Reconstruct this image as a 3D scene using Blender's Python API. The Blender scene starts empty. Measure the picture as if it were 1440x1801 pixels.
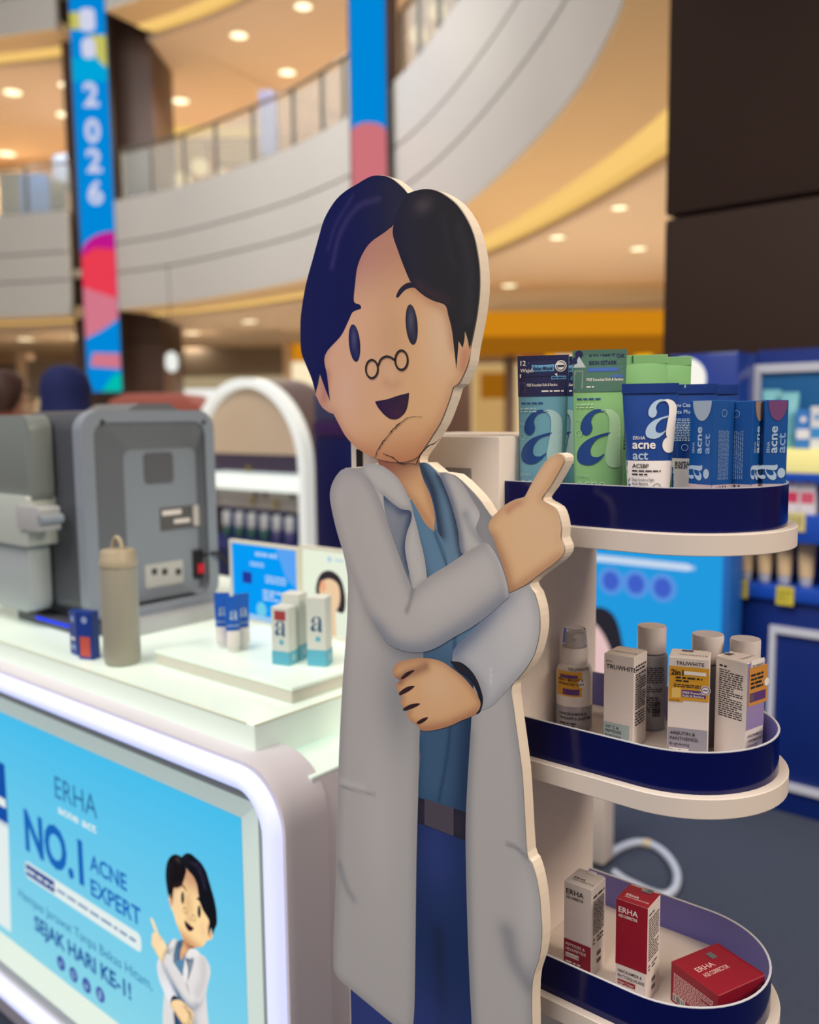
import bpy, bmesh, math, random
import numpy as np
from mathutils import Vector, Matrix
from mathutils.geometry import delaunay_2d_cdt
random.seed(7)
SC = bpy.context.scene
COL = SC.collection
PI = math.pi

# ------------------------------------------------------------------ camera
F, CX, CY = 1557.0, 720.0, 900.5          # focal length in pixels of the 1440x1801 frame
PSI, PIT, ROL, HC = math.radians(40.2), math.atan(168.5/1557.0), 0.0107, 1.4
_fh = Vector((-math.sin(PSI), math.cos(PSI), 0)); _r0 = Vector((math.cos(PSI), math.sin(PSI), 0)); _W = Vector((0, 0, 1))
FW = _fh*math.cos(PIT) - _W*math.sin(PIT); _u0 = _fh*math.sin(PIT) + _W*math.cos(PIT)
RT = _r0*math.cos(ROL) - _u0*math.sin(ROL); UP = _u0*math.cos(ROL) + _r0*math.sin(ROL)
CAM = Vector((0, 0, HC))
cd = bpy.data.cameras.new('camera'); cam = bpy.data.objects.new('camera', cd); COL.objects.link(cam)
m = Matrix.Identity(4)
for i in range(3):
    m[i][0] = RT[i]; m[i][1] = UP[i]; m[i][2] = -FW[i]; m[i][3] = CAM[i]
cam.matrix_world = m
cd.sensor_fit = 'HORIZONTAL'; cd.sensor_width = 36; cd.lens = F/1440*36
cd.clip_start = 0.05; cd.clip_end = 300
cd.dof.use_dof = True; cd.dof.focus_distance = 0.96; cd.dof.aperture_fstop = 3.7
SC.camera = cam

# ------------------------------------------------------------------ world, lights, exposure
w = bpy.data.worlds.new('world'); SC.world = w; w.use_nodes = True
bg = w.node_tree.nodes['Background']; bg.inputs[0].default_value = (1.0, 0.92, 0.84, 1); bg.inputs[1].default_value = 0.30
SC.view_settings.view_transform = 'Standard'; SC.view_settings.look = 'None'
SC.view_settings.exposure = 0.0; SC.view_settings.gamma = 1.0; SC.view_settings.use_curve_mapping = False

def area(name, loc, target, size, power, color, sy=None):
    l = bpy.data.lights.new(name, 'AREA'); l.energy = power; l.color = color
    l.shape = 'RECTANGLE'; l.size = size; l.size_y = sy or size
    o = bpy.data.objects.new(name, l); COL.objects.link(o); o.location = loc
    o.rotation_euler = (Vector(target)-Vector(loc)).to_track_quat('-Z', 'Y').to_euler()
    return o
area('atrium_ceiling_light', (-1.5, -3.0, 7.5), (-0.7, 1.0, 0.9), 5.0, 540, (1.0, 0.93, 0.85))
area('warm_soffit_light', (3.0, 1.2, 3.6), (-0.5, 0.9, 1.0), 1.6, 125, (1.0, 0.84, 0.68))
area('balcony_fill_light', (-9.5, 3.4, 9.5), (-12.5, 11.0, 5.2), 5.0, 950, (1.0, 0.96, 0.93))  # unseen area light added to brighten the balcony fascia

# ------------------------------------------------------------------ helpers
def s2l(c):
    c = c/255.0
    return c/12.92 if c <= 0.04045 else ((c+0.055)/1.055)**2.4
def rgb(r, g, b): return (s2l(r), s2l(g), s2l(b))
MATS = {}
def mat(name, col, rough=0.5, metal=0.0, emit=0.0, noise=0.0, nscale=40, trans=0.0, spec=0.5, coat=0.0, bump=0.0, alpha=1.0, ior=1.45):
    if name in MATS: return MATS[name]
    M = bpy.data.materials.new(name); M.use_nodes = True; nt = M.node_tree; b = nt.nodes['Principled BSDF']
    c = (*rgb(*col), 1)
    b.inputs['Base Color'].default_value = c; b.inputs['Roughness'].default_value = rough; b.inputs['Metallic'].default_value = metal
    b.inputs['Specular IOR Level'].default_value = spec; b.inputs['Coat Weight'].default_value = coat
    b.inputs['Transmission Weight'].default_value = trans; b.inputs['IOR'].default_value = ior; b.inputs['Alpha'].default_value = alpha
    if emit:
        b.inputs['Emission Color'].default_value = c; b.inputs['Emission Strength'].default_value = emit
    if noise or bump:
        tc = nt.nodes.new('ShaderNodeTexCoord'); n = nt.nodes.new('ShaderNodeTexNoise'); n.inputs['Scale'].default_value = nscale; n.inputs['Detail'].default_value = 4
        nt.links.new(tc.outputs['Object'], n.inputs['Vector'])
        if noise:
            mx = nt.nodes.new('ShaderNodeMix'); mx.data_type = 'RGBA'
            mx.inputs[6].default_value = tuple(v*(1-noise) for v in c[:3])+(1,); mx.inputs[7].default_value = tuple(min(1, v*(1+noise)) for v in c[:3])+(1,)
            nt.links.new(n.outputs['Fac'], mx.inputs[0]); nt.links.new(mx.outputs[2], b.inputs['Base Color'])
        if bump:
            bp = nt.nodes.new('ShaderNodeBump'); bp.inputs['Strength'].default_value = bump; bp.inputs['Distance'].default_value = 0.004
            nt.links.new(n.outputs['Fac'], bp.inputs['Height']); nt.links.new(bp.outputs['Normal'], b.inputs['Normal'])
    MATS[name] = M
    return M
def attr_mat(name, rough=0.5, emit=0.0, spec=0.5):
    if name in MATS: return MATS[name]
    M = bpy.data.materials.new(name); M.use_nodes = True; nt = M.node_tree; b = nt.nodes['Principled BSDF']
    a = nt.nodes.new('ShaderNodeAttribute'); a.attribute_name = 'Col'
    b.inputs['Roughness'].default_value = rough; b.inputs['Specular IOR Level'].default_value = spec
    if emit:
        b.inputs['Base Color'].default_value = (0, 0, 0, 1); b.inputs['Specular IOR Level'].default_value = 0.0
        nt.links.new(a.outputs['Color'], b.inputs['Emission Color']); b.inputs['Emission Strength'].default_value = emit
    else:
        nt.links.new(a.outputs['Color'], b.inputs['Base Color'])
    MATS[name] = M
    return M

def ray(x, y): return FW + RT*((x-CX)/F) - UP*((y-CY)/F)
def at(x, y, X=None, Y=None, Z=None, D=None):
    d = ray(x, y)
    if X is not None: t = X/d.x
    elif Y is not None: t = Y/d.y
    elif Z is not None: t = (Z-HC)/d.z
    else: t = D
    return CAM + d*t
def face_cam(x, y): return math.atan2(-x, y)

def tag(o, label=None, cat=None, group=None, kind=None):
    if label: o['label'] = label
    if cat: o['category'] = cat
    if group: o['group'] = group
    if kind: o['kind'] = kind
    return o
def thing(name, label, cat, loc=(0, 0, 0), rz=0.0, group=None):
    o = bpy.data.objects.new(name, None); COL.objects.link(o); o.empty_display_size = 0.02
    o.location = loc; o.rotation_euler = (0, 0, rz)
    return tag(o, label, cat, group)
def link(name, me, material, parent=None, smooth=None):
    if material is not None and not me.materials: me.materials.append(material)
    o = bpy.data.objects.new(name, me); COL.objects.link(o)
    if parent is not None: o.parent = parent
    if smooth is not None: shade(me, smooth)
    return o
def shade(me, ang=40):
    if hasattr(me, 'shade_smooth'): me.shade_smooth()
    try: me.set_sharp_from_angle(angle=math.radians(ang))
    except Exception: pass
def copy_tree(o, parent=None):
    c = o.copy(); COL.objects.link(c); c.parent = parent
    for ch in list(o.children): copy_tree(ch, c)
    return c

class MB:
    """collects vertices and faces, build() links ONE mesh object"""
    def __init__(s): s.v = []; s.f = []
    def add(s, verts, faces):
        n = len(s.v); s.v += [tuple(p) for p in verts]; s.f += [tuple(i+n for i in f) for f in faces]; return s
    def box(s, x0, y0, z0, x1, y1, z1, M=None):
        P = [(x0, y0, z0), (x1, y0, z0), (x1, y1, z0), (x0, y1, z0), (x0, y0, z1), (x1, y0, z1), (x1, y1, z1), (x0, y1, z1)]
        if M is not None: P = [M @ Vector(p) for p in P]
        return s.add(P, [(3, 2, 1, 0), (4, 5, 6, 7), (0, 1, 5, 4), (1, 2, 6, 5), (2, 3, 7, 6), (3, 0, 4, 7)])
    def quad(s, a, b, c, d): return s.add([a, b, c, d], [(0, 1, 2, 3)])
    def lathe(s, prof, n=32, c=(0, 0, 0), cap=True):
        V = []; Fc = []
        for (r, z) in prof:
            for k in range(n):
                a = 2*PI*k/n; V.append((c[0]+r*math.cos(a), c[1]+r*math.sin(a), c[2]+z))
        m_ = len(prof)
        for i in range(m_-1):
            for k in range(n):
                Fc.append((i*n+k, i*n+(k+1) % n, (i+1)*n+(k+1) % n, (i+1)*n+k))
        if cap:
            Fc.append(tuple(reversed(range(n)))); Fc.append(tuple((m_-1)*n+k for k in range(n)))
        return s.add(V, Fc)
    def loft(s, rings, cap=True):
        n = len(rings[0]); V = [p for r in rings for p in r]; Fc = []
        for i in range(len(rings)-1):
            for k in range(n):
                Fc.append((i*n+k, i*n+(k+1) % n, (i+1)*n+(k+1) % n, (i+1)*n+k))
        if cap:
            Fc.append(tuple(reversed(range(n)))); Fc.append(tuple((len(rings)-1)*n+k for k in range(n)))
        return s.add(V, Fc)
    def sweep(s, path, r, n=10, closed=False, cap=True):
        P = [Vector(p) for p in path]; L = len(P); rings = []
        up = None
        for i in range(L):
            a = P[(i-1) % L] if (closed or i > 0) else P[i]; b = P[(i+1) % L] if (closed or i < L-1) else P[i]
            t = (b-a).normalized()
            if up is None:
                up = Vector((0, 0, 1)) if abs(t.z) < 0.9 else Vector((1, 0, 0))
            x = t.cross(up).normalized(); up = x.cross(t).normalized()
            rr = r[i] if isinstance(r, (list, tuple)) else r
            rings.append([P[i] + (x*math.cos(2*PI*k/n) + up*math.sin(2*PI*k/n))*rr for k in range(n)])
        if closed: rings.append(rings[0])
        return s.loft(rings, cap and not closed)
    def prism(s, pts, a, b, axis='y'):
        """2D outline (CCW) extruded between a and b; axis y: pts are (x,z); axis x: pts are (y,z); axis z: pts are (x,y)"""
        def m3(p, t): return (p[0], t, p[1]) if axis == 'y' else ((t, p[0], p[1]) if axis == 'x' else (p[0], p[1], t))
        n = len(pts); r = delaunay_2d_cdt([Vector(p) for p in pts], [], [list(range(n))], 1, 1e-7)
        vs, fs = r[0], r[2]
        V = [m3(p, a) for p in vs]+[m3(p, b) for p in vs]; k = len(vs)
        Fc = [tuple(f) for f in fs]+[tuple(i+k for i in reversed(f)) for f in fs]
        s.add(V, Fc)
        V = [m3(p, a) for p in pts]+[m3(p, b) for p in pts]
        return s.add(V, [(i, i+n, (i+1) % n+n, (i+1) % n) for i in range(n)])
    def ring(s, outer, inner, a, b, axis='y'):
        def m3(p, t): return (p[0], t, p[1]) if axis == 'y' else ((t, p[0], p[1]) if axis == 'x' else (p[0], p[1], t))
        n = len(outer)
        V = [m3(p, a) for p in outer]+[m3(p, a) for p in inner]+[m3(p, b) for p in outer]+[m3(p, b) for p in inner]
        Fc = []
        for i in range(n):
            j = (i+1) % n
            Fc += [(i, j, n+j, n+i), (2*n+i, 3*n+i, 3*n+j, 2*n+j), (i, 2*n+i, 2*n+j, j), (n+i, n+j, 3*n+j, 3*n+i)]
        return s.add(V, Fc)
    def build(s, name, material, parent=None, smooth=None, bevel=0, seg=2, normals=True):
        me = bpy.data.meshes.new(name); me.from_pydata(s.v, [], s.f); me.validate()
        if normals or bevel:
            bm = bmesh.new(); bm.from_mesh(me); bmesh.ops.remove_doubles(bm, verts=bm.verts, dist=1e-6)
            bmesh.ops.recalc_face_normals(bm, faces=bm.faces)
            if bevel:
                es = [e for e in bm.edges if len(e.link_faces) == 2 and e.calc_face_angle(0) > 0.6]
                bmesh.ops.bevel(bm, geom=es, offset=bevel, segments=seg, profile=0.5, affect='EDGES', clamp_overlap=True)
            bm.to_mesh(me); bm.free()
        me.update()
        return link(name, me, material, parent, smooth if smooth is not None else (35 if bevel else None))

def rrect(x0, z0, x1, z1, r, n=8):
    pts = []
    for (cx, cz, a0) in ((x1-r, z0+r, -90), (x1-r, z1-r, 0), (x0+r, z1-r, 90), (x0+r, z0+r, 180)):
        for k in range(n+1):
            a = math.radians(a0+90*k/n); pts.append((cx+r*math.cos(a), cz+r*math.sin(a)))
    return pts
def circ(cx, cz, rx, rz=None, n=28, rot=0):
    rz = rz or rx; c, s_ = math.cos(rot), math.sin(rot); out = []
    for k in range(n):
        a = 2*PI*k/n; x, z = rx*math.cos(a), rz*math.sin(a); out.append((cx+x*c-z*s_, cz+x*s_+z*c))
    return out
def catmull(pts, closed=True, sub=4):
    """smooth outline; a point with a third element is a sharp corner"""
    n = len(pts); P = [np.array(p[:2], float) for p in pts]; sh = [len(p) > 2 for p in pts]; out = []
    for i in range(n if closed else n-1):
        p1, p2 = P[i], P[(i+1) % n]
        p0 = p1*2-p2 if (sh[i] or (not closed and i == 0)) else P[i-1]
        p3 = p2*2-p1 if (sh[(i+1) % n] or (not closed and i == n-2)) else P[(i+2) % n]
        for k in range(sub):
            t = k/sub
            out.append(tuple(0.5*((2*p1)+(-p0+p2)*t+(2*p0-5*p1+4*p2-p3)*t*t+(-p0+3*p1-3*p2+p3)*t**3)))
    if not closed: out.append(tuple(P[-1]))
    return out

# flat lettering and printing ------------------------------------------------
_TX = {}
def glyphs(s, bold=0.0):
    k = (s, bold)
    if k not in _TX:
        cu = bpy.data.curves.new('t', 'FONT'); cu.body = s; cu.size = 1.0; cu.resolution_u = 3; cu.offset = bold; cu.fill_mode = 'FRONT'
        ob = bpy.data.objects.new('t', cu)
        me = bpy.data.meshes.new_from_object(ob)
        V = [(v.co.x, v.co.y) for v in me.vertices]; Fc = [tuple(p.vertices) for p in me.polygons]
        bpy.data.meshes.remove(me); bpy.data.objects.remove(ob); bpy.data.curves.remove(cu)
        x0 = min(v[0] for v in V); x1 = max(v[0] for v in V)
        _TX[k] = ([(v[0]-x0, v[1]) for v in V], Fc, x1-x0)
    return _TX[k]
def T(s, u, v, size, al='l', bold=0.0, rot=0.0, wid=None, shear=0.0):
    V, Fc, L = glyphs(s, bold)
    kx = size if wid is None else wid/L
    off = 0 if al == 'l' else (-L*kx/2 if al == 'c' else -L*kx)
    c, sn = math.cos(rot), math.sin(rot); out = []
    for (x, y) in V:
        px, py = x*kx+off+y*size*shear, y*size
        out.append((u+px*c-py*sn, v+px*sn+py*c))
    return (out, Fc)
def poly(pts):
    n = len(pts); r = delaunay_2d_cdt([Vector(p) for p in pts], [], [list(range(n))], 1, 1e-7)
    return ([tuple(p) for p in r[0]], [tuple(f) for f in r[2]])
def R(u0, v0, u1, v1): return ([(u0, v0), (u1, v0), (u1, v1), (u0, v1)], [(0, 1, 2, 3)])
def disc(u, v, r, rv=None, n=28): return (circ(u, v, r, rv, n), [tuple(range(n))])
def annulus(u, v, r0, r1, n=32, k=1.0, rot=0):
    a = circ(u, v, r0, r0*k, n, rot); b = circ(u, v, r1, r1*k, n, rot)
    return (a+b, [(i, (i+1) % n, n+(i+1) % n, n+i) for i in range(n)])
def fine(u0, v0, u1, v1, rows, seed=1, fill=0.55, just=True, vertical=False):
    rd = random.Random(seed); V = []; Fc = []
    h = (v1-v0)/rows if not vertical else (u1-u0)/rows
    for i in range(rows):
        a, b = (u0, u1) if not vertical else (v0, v1)
        end = b if (just and rd.random() < .85) else a+(b-a)*rd.uniform(.45, .95)
        t = a
        while t < end:
            wd = min(rd.uniform(.8, 2.6)*h, end-t)
            if wd > .2*h:
                n = len(V)
                if not vertical:
                    y = v1-(i+.5)*h; V += [(t, y-h*fill/2), (t+wd, y-h*fill/2), (t+wd, y+h*fill/2), (t, y+h*fill/2)]
                else:
                    y = u0+(i+.5)*h; V += [(y-h*fill/2, t), (y+h*fill/2, t), (y+h*fill/2, t+wd), (y-h*fill/2, t+wd)]
                Fc.append((n, n+1, n+2, n+3))
            t += wd+.45*h
    return (V, Fc)
def barcode(u0, v0, u1, v1, seed=3):
    rd = random.Random(seed); V = []; Fc = []; t = u0; s_ = (u1-u0)/40
    while t < u1:
        wd = s_*rd.choice((1, 1, 2)); n = len(V); V += [(t, v0), (min(t+wd, u1), v0), (min(t+wd, u1), v1), (t, v1)]; Fc.append((n, n+1, n+2, n+3)); t += wd+s_*rd.choice((1, 1, 2))
    return (V, Fc)
def decal(name, items, fmap, material, parent):
    b = MB()
    for (V, Fc) in items: b.add([fmap(u, v) for (u, v) in V], Fc)
    return b.build(name, material, parent, normals=False)
# the big serif letter on the packaging, unit: 1 wide, about 1.3 tall
def _na(p): return [((x-100)/190.0, (560-y)/190.0) for (x, y) in p]
A_HOOK = catmull(_na([(228, 318), (205, 309), (180, 310), (152, 325), (130, 350), (119, 383), (124, 409), (145, 421), (164, 408), (170, 385), (164, 360), (174, 336), (195, 322)]))
A_BOWL = catmull(_na([(243, 408), (200, 418), (152, 438), (118, 470), (105, 505), (112, 535), (140, 548), (175, 545), (205, 525), (224, 498), (198, 513), (172, 510), (163, 490), (170, 462), (196, 433), (238, 418)]))
A_STEM = catmull(_na([(205, 313), (240, 309), (270, 325), (286, 355), (289, 420), (288, 520), (297, 550), (262, 559), (235, 545), (226, 510), (233, 450), (241, 400), (240, 350), (227, 325)]))
def biga(u, v, size, rot=0.0, which='hbs'):
    out = []; c, s_ = math.cos(rot), math.sin(rot)
    for k, P in (('h', A_HOOK), ('b', A_BOWL), ('s', A_STEM)):
        if k in which: out.append(poly([(u+(x*c-y*s_)*size, v+(x*s_+y*c)*size) for (x, y) in P]))
    return out

# ------------------------------------------------------------------ floor (structure)
carpet = mat('carpet', (66, 74, 93), 0.95, noise=0.25, nscale=60, bump=0.3)
tilem = mat('mall_floor_stone', (196, 184, 168), 0.25, noise=0.06, nscale=2)
tag(MB().box(-3.6, -3.0, -0.02, 4.0, 4.2, 0.0).build('floor', carpet), kind='structure')
tag(MB().box(-60, -40, -0.08, 40, 60, -0.021).build('floor_mall', tilem), kind='structure')

# ------------------------------------------------------------------ the cut-out standee
YS = 0.75
def bd(p):
    """pixel -> millimetres on the standee board (x right, z up)"""
    q = at(p[0], p[1], Y=YS); return (q.x*1000, q.z*1000) + tuple(p[2:])
def bds(pts): return [bd(p) for p in pts]
def segdist(Pn, line):
    L = np.array(line, float); d = np.full(len(Pn), 1e9)
    for a, b in zip(L[:-1], L[1:]):
        ab = b-a; t = np.clip(((Pn-a)@ab)/max(ab@ab, 1e-9), 0, 1)
        d = np.minimum(d, np.linalg.norm(Pn-(a+t[:, None]*ab), axis=1))
    return d
def paint(Pn, outline, base, ops):
    c = np.tile(np.array(rgb(*base)), (len(Pn), 1))
    for op in ops:
        k = op[0]
        if k == 'edge':
            d = segdist(Pn, list(outline)+[outline[0]]); a = op[3]*np.exp(-(d/op[1])**2); col = op[2]
        elif k == 'line':
            d = segdist(Pn, catmull(bds(op[1]), False, 4)); a = op[4]*np.exp(-(d/op[2])**2); col = op[3]
        elif k == 'blob':
            ctr = np.array(bd(op[1])); q = (Pn-ctr)/np.array(op[2]); a = op[4]*np.exp(-(q**2).sum(1)); col = op[3]
        elif k == 'grad':
            p0 = np.array(bd(op[1])); p1 = np.array(bd(op[2])); v = p1-p0; t = np.clip(((Pn-p0)@v)/(v@v), 0, 1); a = op[4]*(t*t*(3-2*t)); col = op[3]
        a = a[:, None]; c = c*(1-a)+np.array(rgb(*col))*a
    return c
def region_mesh(outline, base, ops, spacing):
    O = np.array(outline); n = len(O)
    x0, z0 = O.min(0); x1, z1 = O.max(0)
    gx, gz = np.meshgrid(np.arange(x0, x1, spacing), np.arange(z0, z1, spacing)); gx[::2] += spacing/2
    G = np.stack([gx.ravel(), gz.ravel()], 1)
    inside = np.zeros(len(G), bool); j = n-1
    for i in range(n):
        xi, zi = O[i]; xj, zj = O[j]
        c_ = ((zi > G[:, 1]) != (zj > G[:, 1])) & (G[:, 0] < (xj-xi)*(G[:, 1]-zi)/((zj-zi) if zj != zi else 1e-9)+xi)
        inside ^= c_; j = i
    G = G[inside]
    if len(G): G = G[segdist(G, list(outline)+[outline[0]]) > spacing*.45]
    V = [Vector(p) for p in outline]+[Vector(p) for p in G]
    r = delaunay_2d_cdt(V, [], [list(range(n))], 1, 1e-6)
    P = np.array([tuple(p) for p in r[0]]); return P, [tuple(f) for f in r[2]], paint(P, outline, base, ops)

REGIONS = []       # (part name, outline mm, base, ops, label)
def reg(name, pts, base, ops=(), sub=4, label=None): REGIONS.append((name, catmull(bds(pts), True, sub), base, list(ops), label))
S = 's'
COAT, CSH, CHI = (192, 189, 188), (124, 126, 136), (214, 212, 212)
SKIN, SKS, SKH = (236, 186, 136), (172, 108, 78), (244, 206, 168)
HAIR = (22, 22, 30)
SH1, SH2 = (96, 138, 172), (38, 66, 104)
PANT = (26, 48, 98)
low = lambda x, z: (x, z)

# trousers (both legs down to the shoes, mostly below the frame)
def reg_mm(name, pts, base, ops=(), label=None): REGIONS.append((name, catmull(pts, True, 4), base, list(ops), label))
trz = [bd((616, 1725, S)), bd((760, 1380, S)), bd((850, 1400, S)), bd((925, 1760, S)), (-487, 420), (-497, 90, S), (-597, 90, S), (-603, 420), (-612, 560), (-625, 420), (-632, 90, S), (-728, 90, S), (-738, 420)]
reg_mm('trousers', trz, PANT, [('edge', 14, (14, 22, 52), .55), ('blob', (768, 1500), (30, 55), (48, 64, 132), .85), ('line', [(770, 1640), (778, 1801)], 10, (16, 26, 56), .5), ('grad', (700, 1600), (640, 1760), (52, 66, 140), .8)])  # blue blob paints a reflection of blue light into the trouser colour
reg_mm('shoe', [(-640, 92, S), (-635, 60), (-650, 42), (-720, 40), (-765, 46), (-765, 62), (-735, 80), (-728, 92, S)], (30, 28, 34), [('edge', 8, (60, 60, 66), .5)])
reg_mm('shoe', [(-492, 92, S), (-485, 60), (-500, 42), (-570, 40), (-610, 46), (-610, 62), (-590, 80), (-585, 92, S)], (30, 28, 34), [('edge', 8, (60, 60, 66), .5)])
# shirt and belt
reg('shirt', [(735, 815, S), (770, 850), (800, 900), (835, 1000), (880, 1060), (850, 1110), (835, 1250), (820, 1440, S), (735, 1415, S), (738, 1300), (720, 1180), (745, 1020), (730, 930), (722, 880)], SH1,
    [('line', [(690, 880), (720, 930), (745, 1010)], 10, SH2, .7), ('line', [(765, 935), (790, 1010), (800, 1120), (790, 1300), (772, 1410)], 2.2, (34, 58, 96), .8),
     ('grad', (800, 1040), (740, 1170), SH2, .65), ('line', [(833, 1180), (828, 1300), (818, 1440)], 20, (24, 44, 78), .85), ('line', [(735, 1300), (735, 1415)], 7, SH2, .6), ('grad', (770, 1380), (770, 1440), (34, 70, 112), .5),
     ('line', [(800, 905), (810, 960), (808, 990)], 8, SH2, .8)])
reg('belt', [(735, 1402, S), (820, 1428, S), (818, 1478, S), (734, 1446, S)], (46, 42, 58), [('edge', 6, (28, 26, 40), .6)])
reg('buckle', [(747, 1405, S), (798, 1421, S), (798, 1470, S), (747, 1450, S)], (84, 76, 88), [])
# neck
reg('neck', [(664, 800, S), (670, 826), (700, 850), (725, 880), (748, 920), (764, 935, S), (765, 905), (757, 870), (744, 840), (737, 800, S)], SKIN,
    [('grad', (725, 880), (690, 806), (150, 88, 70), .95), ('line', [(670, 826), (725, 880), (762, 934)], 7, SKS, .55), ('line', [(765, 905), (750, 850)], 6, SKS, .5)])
reg('shirt_collar', [(737, 814, S), (752, 815), (772, 835), (790, 870), (806, 930), (812, 972, S), (790, 1000), (784, 960), (770, 935, S), (766, 900), (757, 868), (744, 840)], (104, 140, 170),
    [('line', [(740, 820), (760, 860), (768, 900), (775, 940)], 8, (28, 48, 78), .95), ('line', [(772, 835), (795, 890), (811, 970)], 5, (28, 46, 76), .9)])
# coat body
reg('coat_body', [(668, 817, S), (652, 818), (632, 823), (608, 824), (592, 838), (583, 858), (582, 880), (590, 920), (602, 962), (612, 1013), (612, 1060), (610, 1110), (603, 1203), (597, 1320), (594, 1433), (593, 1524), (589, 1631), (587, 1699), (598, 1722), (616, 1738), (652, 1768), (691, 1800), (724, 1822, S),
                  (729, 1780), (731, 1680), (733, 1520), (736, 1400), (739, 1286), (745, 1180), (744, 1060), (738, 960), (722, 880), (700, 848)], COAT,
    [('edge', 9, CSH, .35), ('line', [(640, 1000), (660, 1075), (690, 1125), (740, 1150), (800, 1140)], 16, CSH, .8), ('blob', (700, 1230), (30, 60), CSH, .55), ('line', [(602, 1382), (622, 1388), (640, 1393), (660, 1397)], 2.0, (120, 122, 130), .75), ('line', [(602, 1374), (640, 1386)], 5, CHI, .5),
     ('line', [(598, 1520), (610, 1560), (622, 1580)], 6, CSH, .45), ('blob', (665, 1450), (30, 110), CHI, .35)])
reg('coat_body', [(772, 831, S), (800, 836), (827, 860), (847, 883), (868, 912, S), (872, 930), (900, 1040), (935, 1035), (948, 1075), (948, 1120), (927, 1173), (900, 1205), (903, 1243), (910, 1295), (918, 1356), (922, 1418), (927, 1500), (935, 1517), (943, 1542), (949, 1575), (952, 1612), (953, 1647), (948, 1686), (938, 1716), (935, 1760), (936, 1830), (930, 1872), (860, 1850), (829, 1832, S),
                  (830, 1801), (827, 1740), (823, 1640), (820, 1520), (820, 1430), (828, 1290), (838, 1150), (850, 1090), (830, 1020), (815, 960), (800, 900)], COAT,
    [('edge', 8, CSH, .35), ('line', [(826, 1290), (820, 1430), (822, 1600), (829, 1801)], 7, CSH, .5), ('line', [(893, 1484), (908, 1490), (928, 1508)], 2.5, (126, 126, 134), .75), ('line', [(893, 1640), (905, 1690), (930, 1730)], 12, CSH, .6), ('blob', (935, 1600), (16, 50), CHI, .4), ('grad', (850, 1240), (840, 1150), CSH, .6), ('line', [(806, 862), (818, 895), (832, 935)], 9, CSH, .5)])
# lapels
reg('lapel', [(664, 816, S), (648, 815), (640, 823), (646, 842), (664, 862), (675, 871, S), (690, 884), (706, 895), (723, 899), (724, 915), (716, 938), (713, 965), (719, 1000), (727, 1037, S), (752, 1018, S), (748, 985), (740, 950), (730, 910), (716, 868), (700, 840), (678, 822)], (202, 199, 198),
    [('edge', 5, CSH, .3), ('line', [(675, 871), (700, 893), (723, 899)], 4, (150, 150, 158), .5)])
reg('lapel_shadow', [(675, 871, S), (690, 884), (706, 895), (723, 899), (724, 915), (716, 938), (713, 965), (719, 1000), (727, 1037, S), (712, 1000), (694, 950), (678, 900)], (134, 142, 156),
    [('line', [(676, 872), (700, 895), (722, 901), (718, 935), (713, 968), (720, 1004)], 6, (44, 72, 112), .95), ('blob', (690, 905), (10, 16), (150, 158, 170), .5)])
reg('lapel', [(772, 831, S), (790, 832), (812, 848), (832, 880), (845, 905), (838, 930), (850, 950), (862, 958, S), (838, 972, S), (812, 972), (806, 930), (792, 880)], (202, 199, 198),
    [('edge', 5, CSH, .3), ('line', [(776, 836), (795, 885), (808, 940), (812, 975)], 6, (70, 92, 128), .7), ('line', [(820, 905), (832, 930), (848, 950)], 6, (132, 140, 154), .7), ('blob', (840, 915), (12, 14), CHI, .6)])
# arm folded below, with its hand
reg('sleeve', [(930, 1028, S), (940, 1043), (948, 1070), (950, 1097), (948, 1120), (940, 1150), (927, 1173), (910, 1194), (890, 1216), (868, 1240), (846, 1250, S), (850, 1220), (838, 1192), (818, 1172), (796, 1162, S), (800, 1140), (830, 1110), (866, 1070), (885, 1050)], (202, 202, 206),
    [('edge', 8, CSH, .45), ('line', [(800, 1140), (840, 1100), (890, 1052)], 14, (96, 116, 150), .8), ('line', [(864, 1175), (864, 1205)], 1.2, (226, 226, 230), .8), ('blob', (915, 1100), (28, 40), CHI, .6)])
reg('sleeve_cuff', [(792, 1162, S), (814, 1166), (836, 1188), (850, 1226), (846, 1250), (838, 1256, S), (842, 1225), (828, 1196), (806, 1180)], (34, 32, 46), [('edge', 3, (18, 18, 28), .4)])
reg('hand', [(692, 1178), (700, 1166), (717, 1160), (746, 1157), (775, 1162), (800, 1178), (822, 1197), (840, 1222), (846, 1240), (836, 1256), (812, 1267), (790, 1277), (762, 1284), (742, 1284), (735, 1275), (724, 1268), (716, 1256), (720, 1250), (712, 1246), (705, 1234), (708, 1226), (700, 1214), (698, 1203), (704, 1196), (694, 1188)], SKIN,
    [('edge', 6, SKS, .55), ('blob', (770, 1205), (26, 26), SKH, .5), ('line', [(704, 1196), (716, 1186), (732, 1180), (750, 1172)], 6, (140, 84, 66), .7), ('line', [(742, 1282), (790, 1275), (836, 1256)], 7, SKS, .5)])
for gp in ([(706, 1192), (716, 1182), (730, 1178), (722, 1186), (710, 1194)], [(703, 1218), (716, 1208), (730, 1206), (722, 1214), (706, 1222)], [(710, 1246), (724, 1238), (740, 1237), (730, 1244), (714, 1249)], [(734, 1270), (744, 1263), (754, 1261), (748, 1268), (738, 1273)]):
    reg('finger_gap', gp, (52, 26, 30), [])
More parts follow.
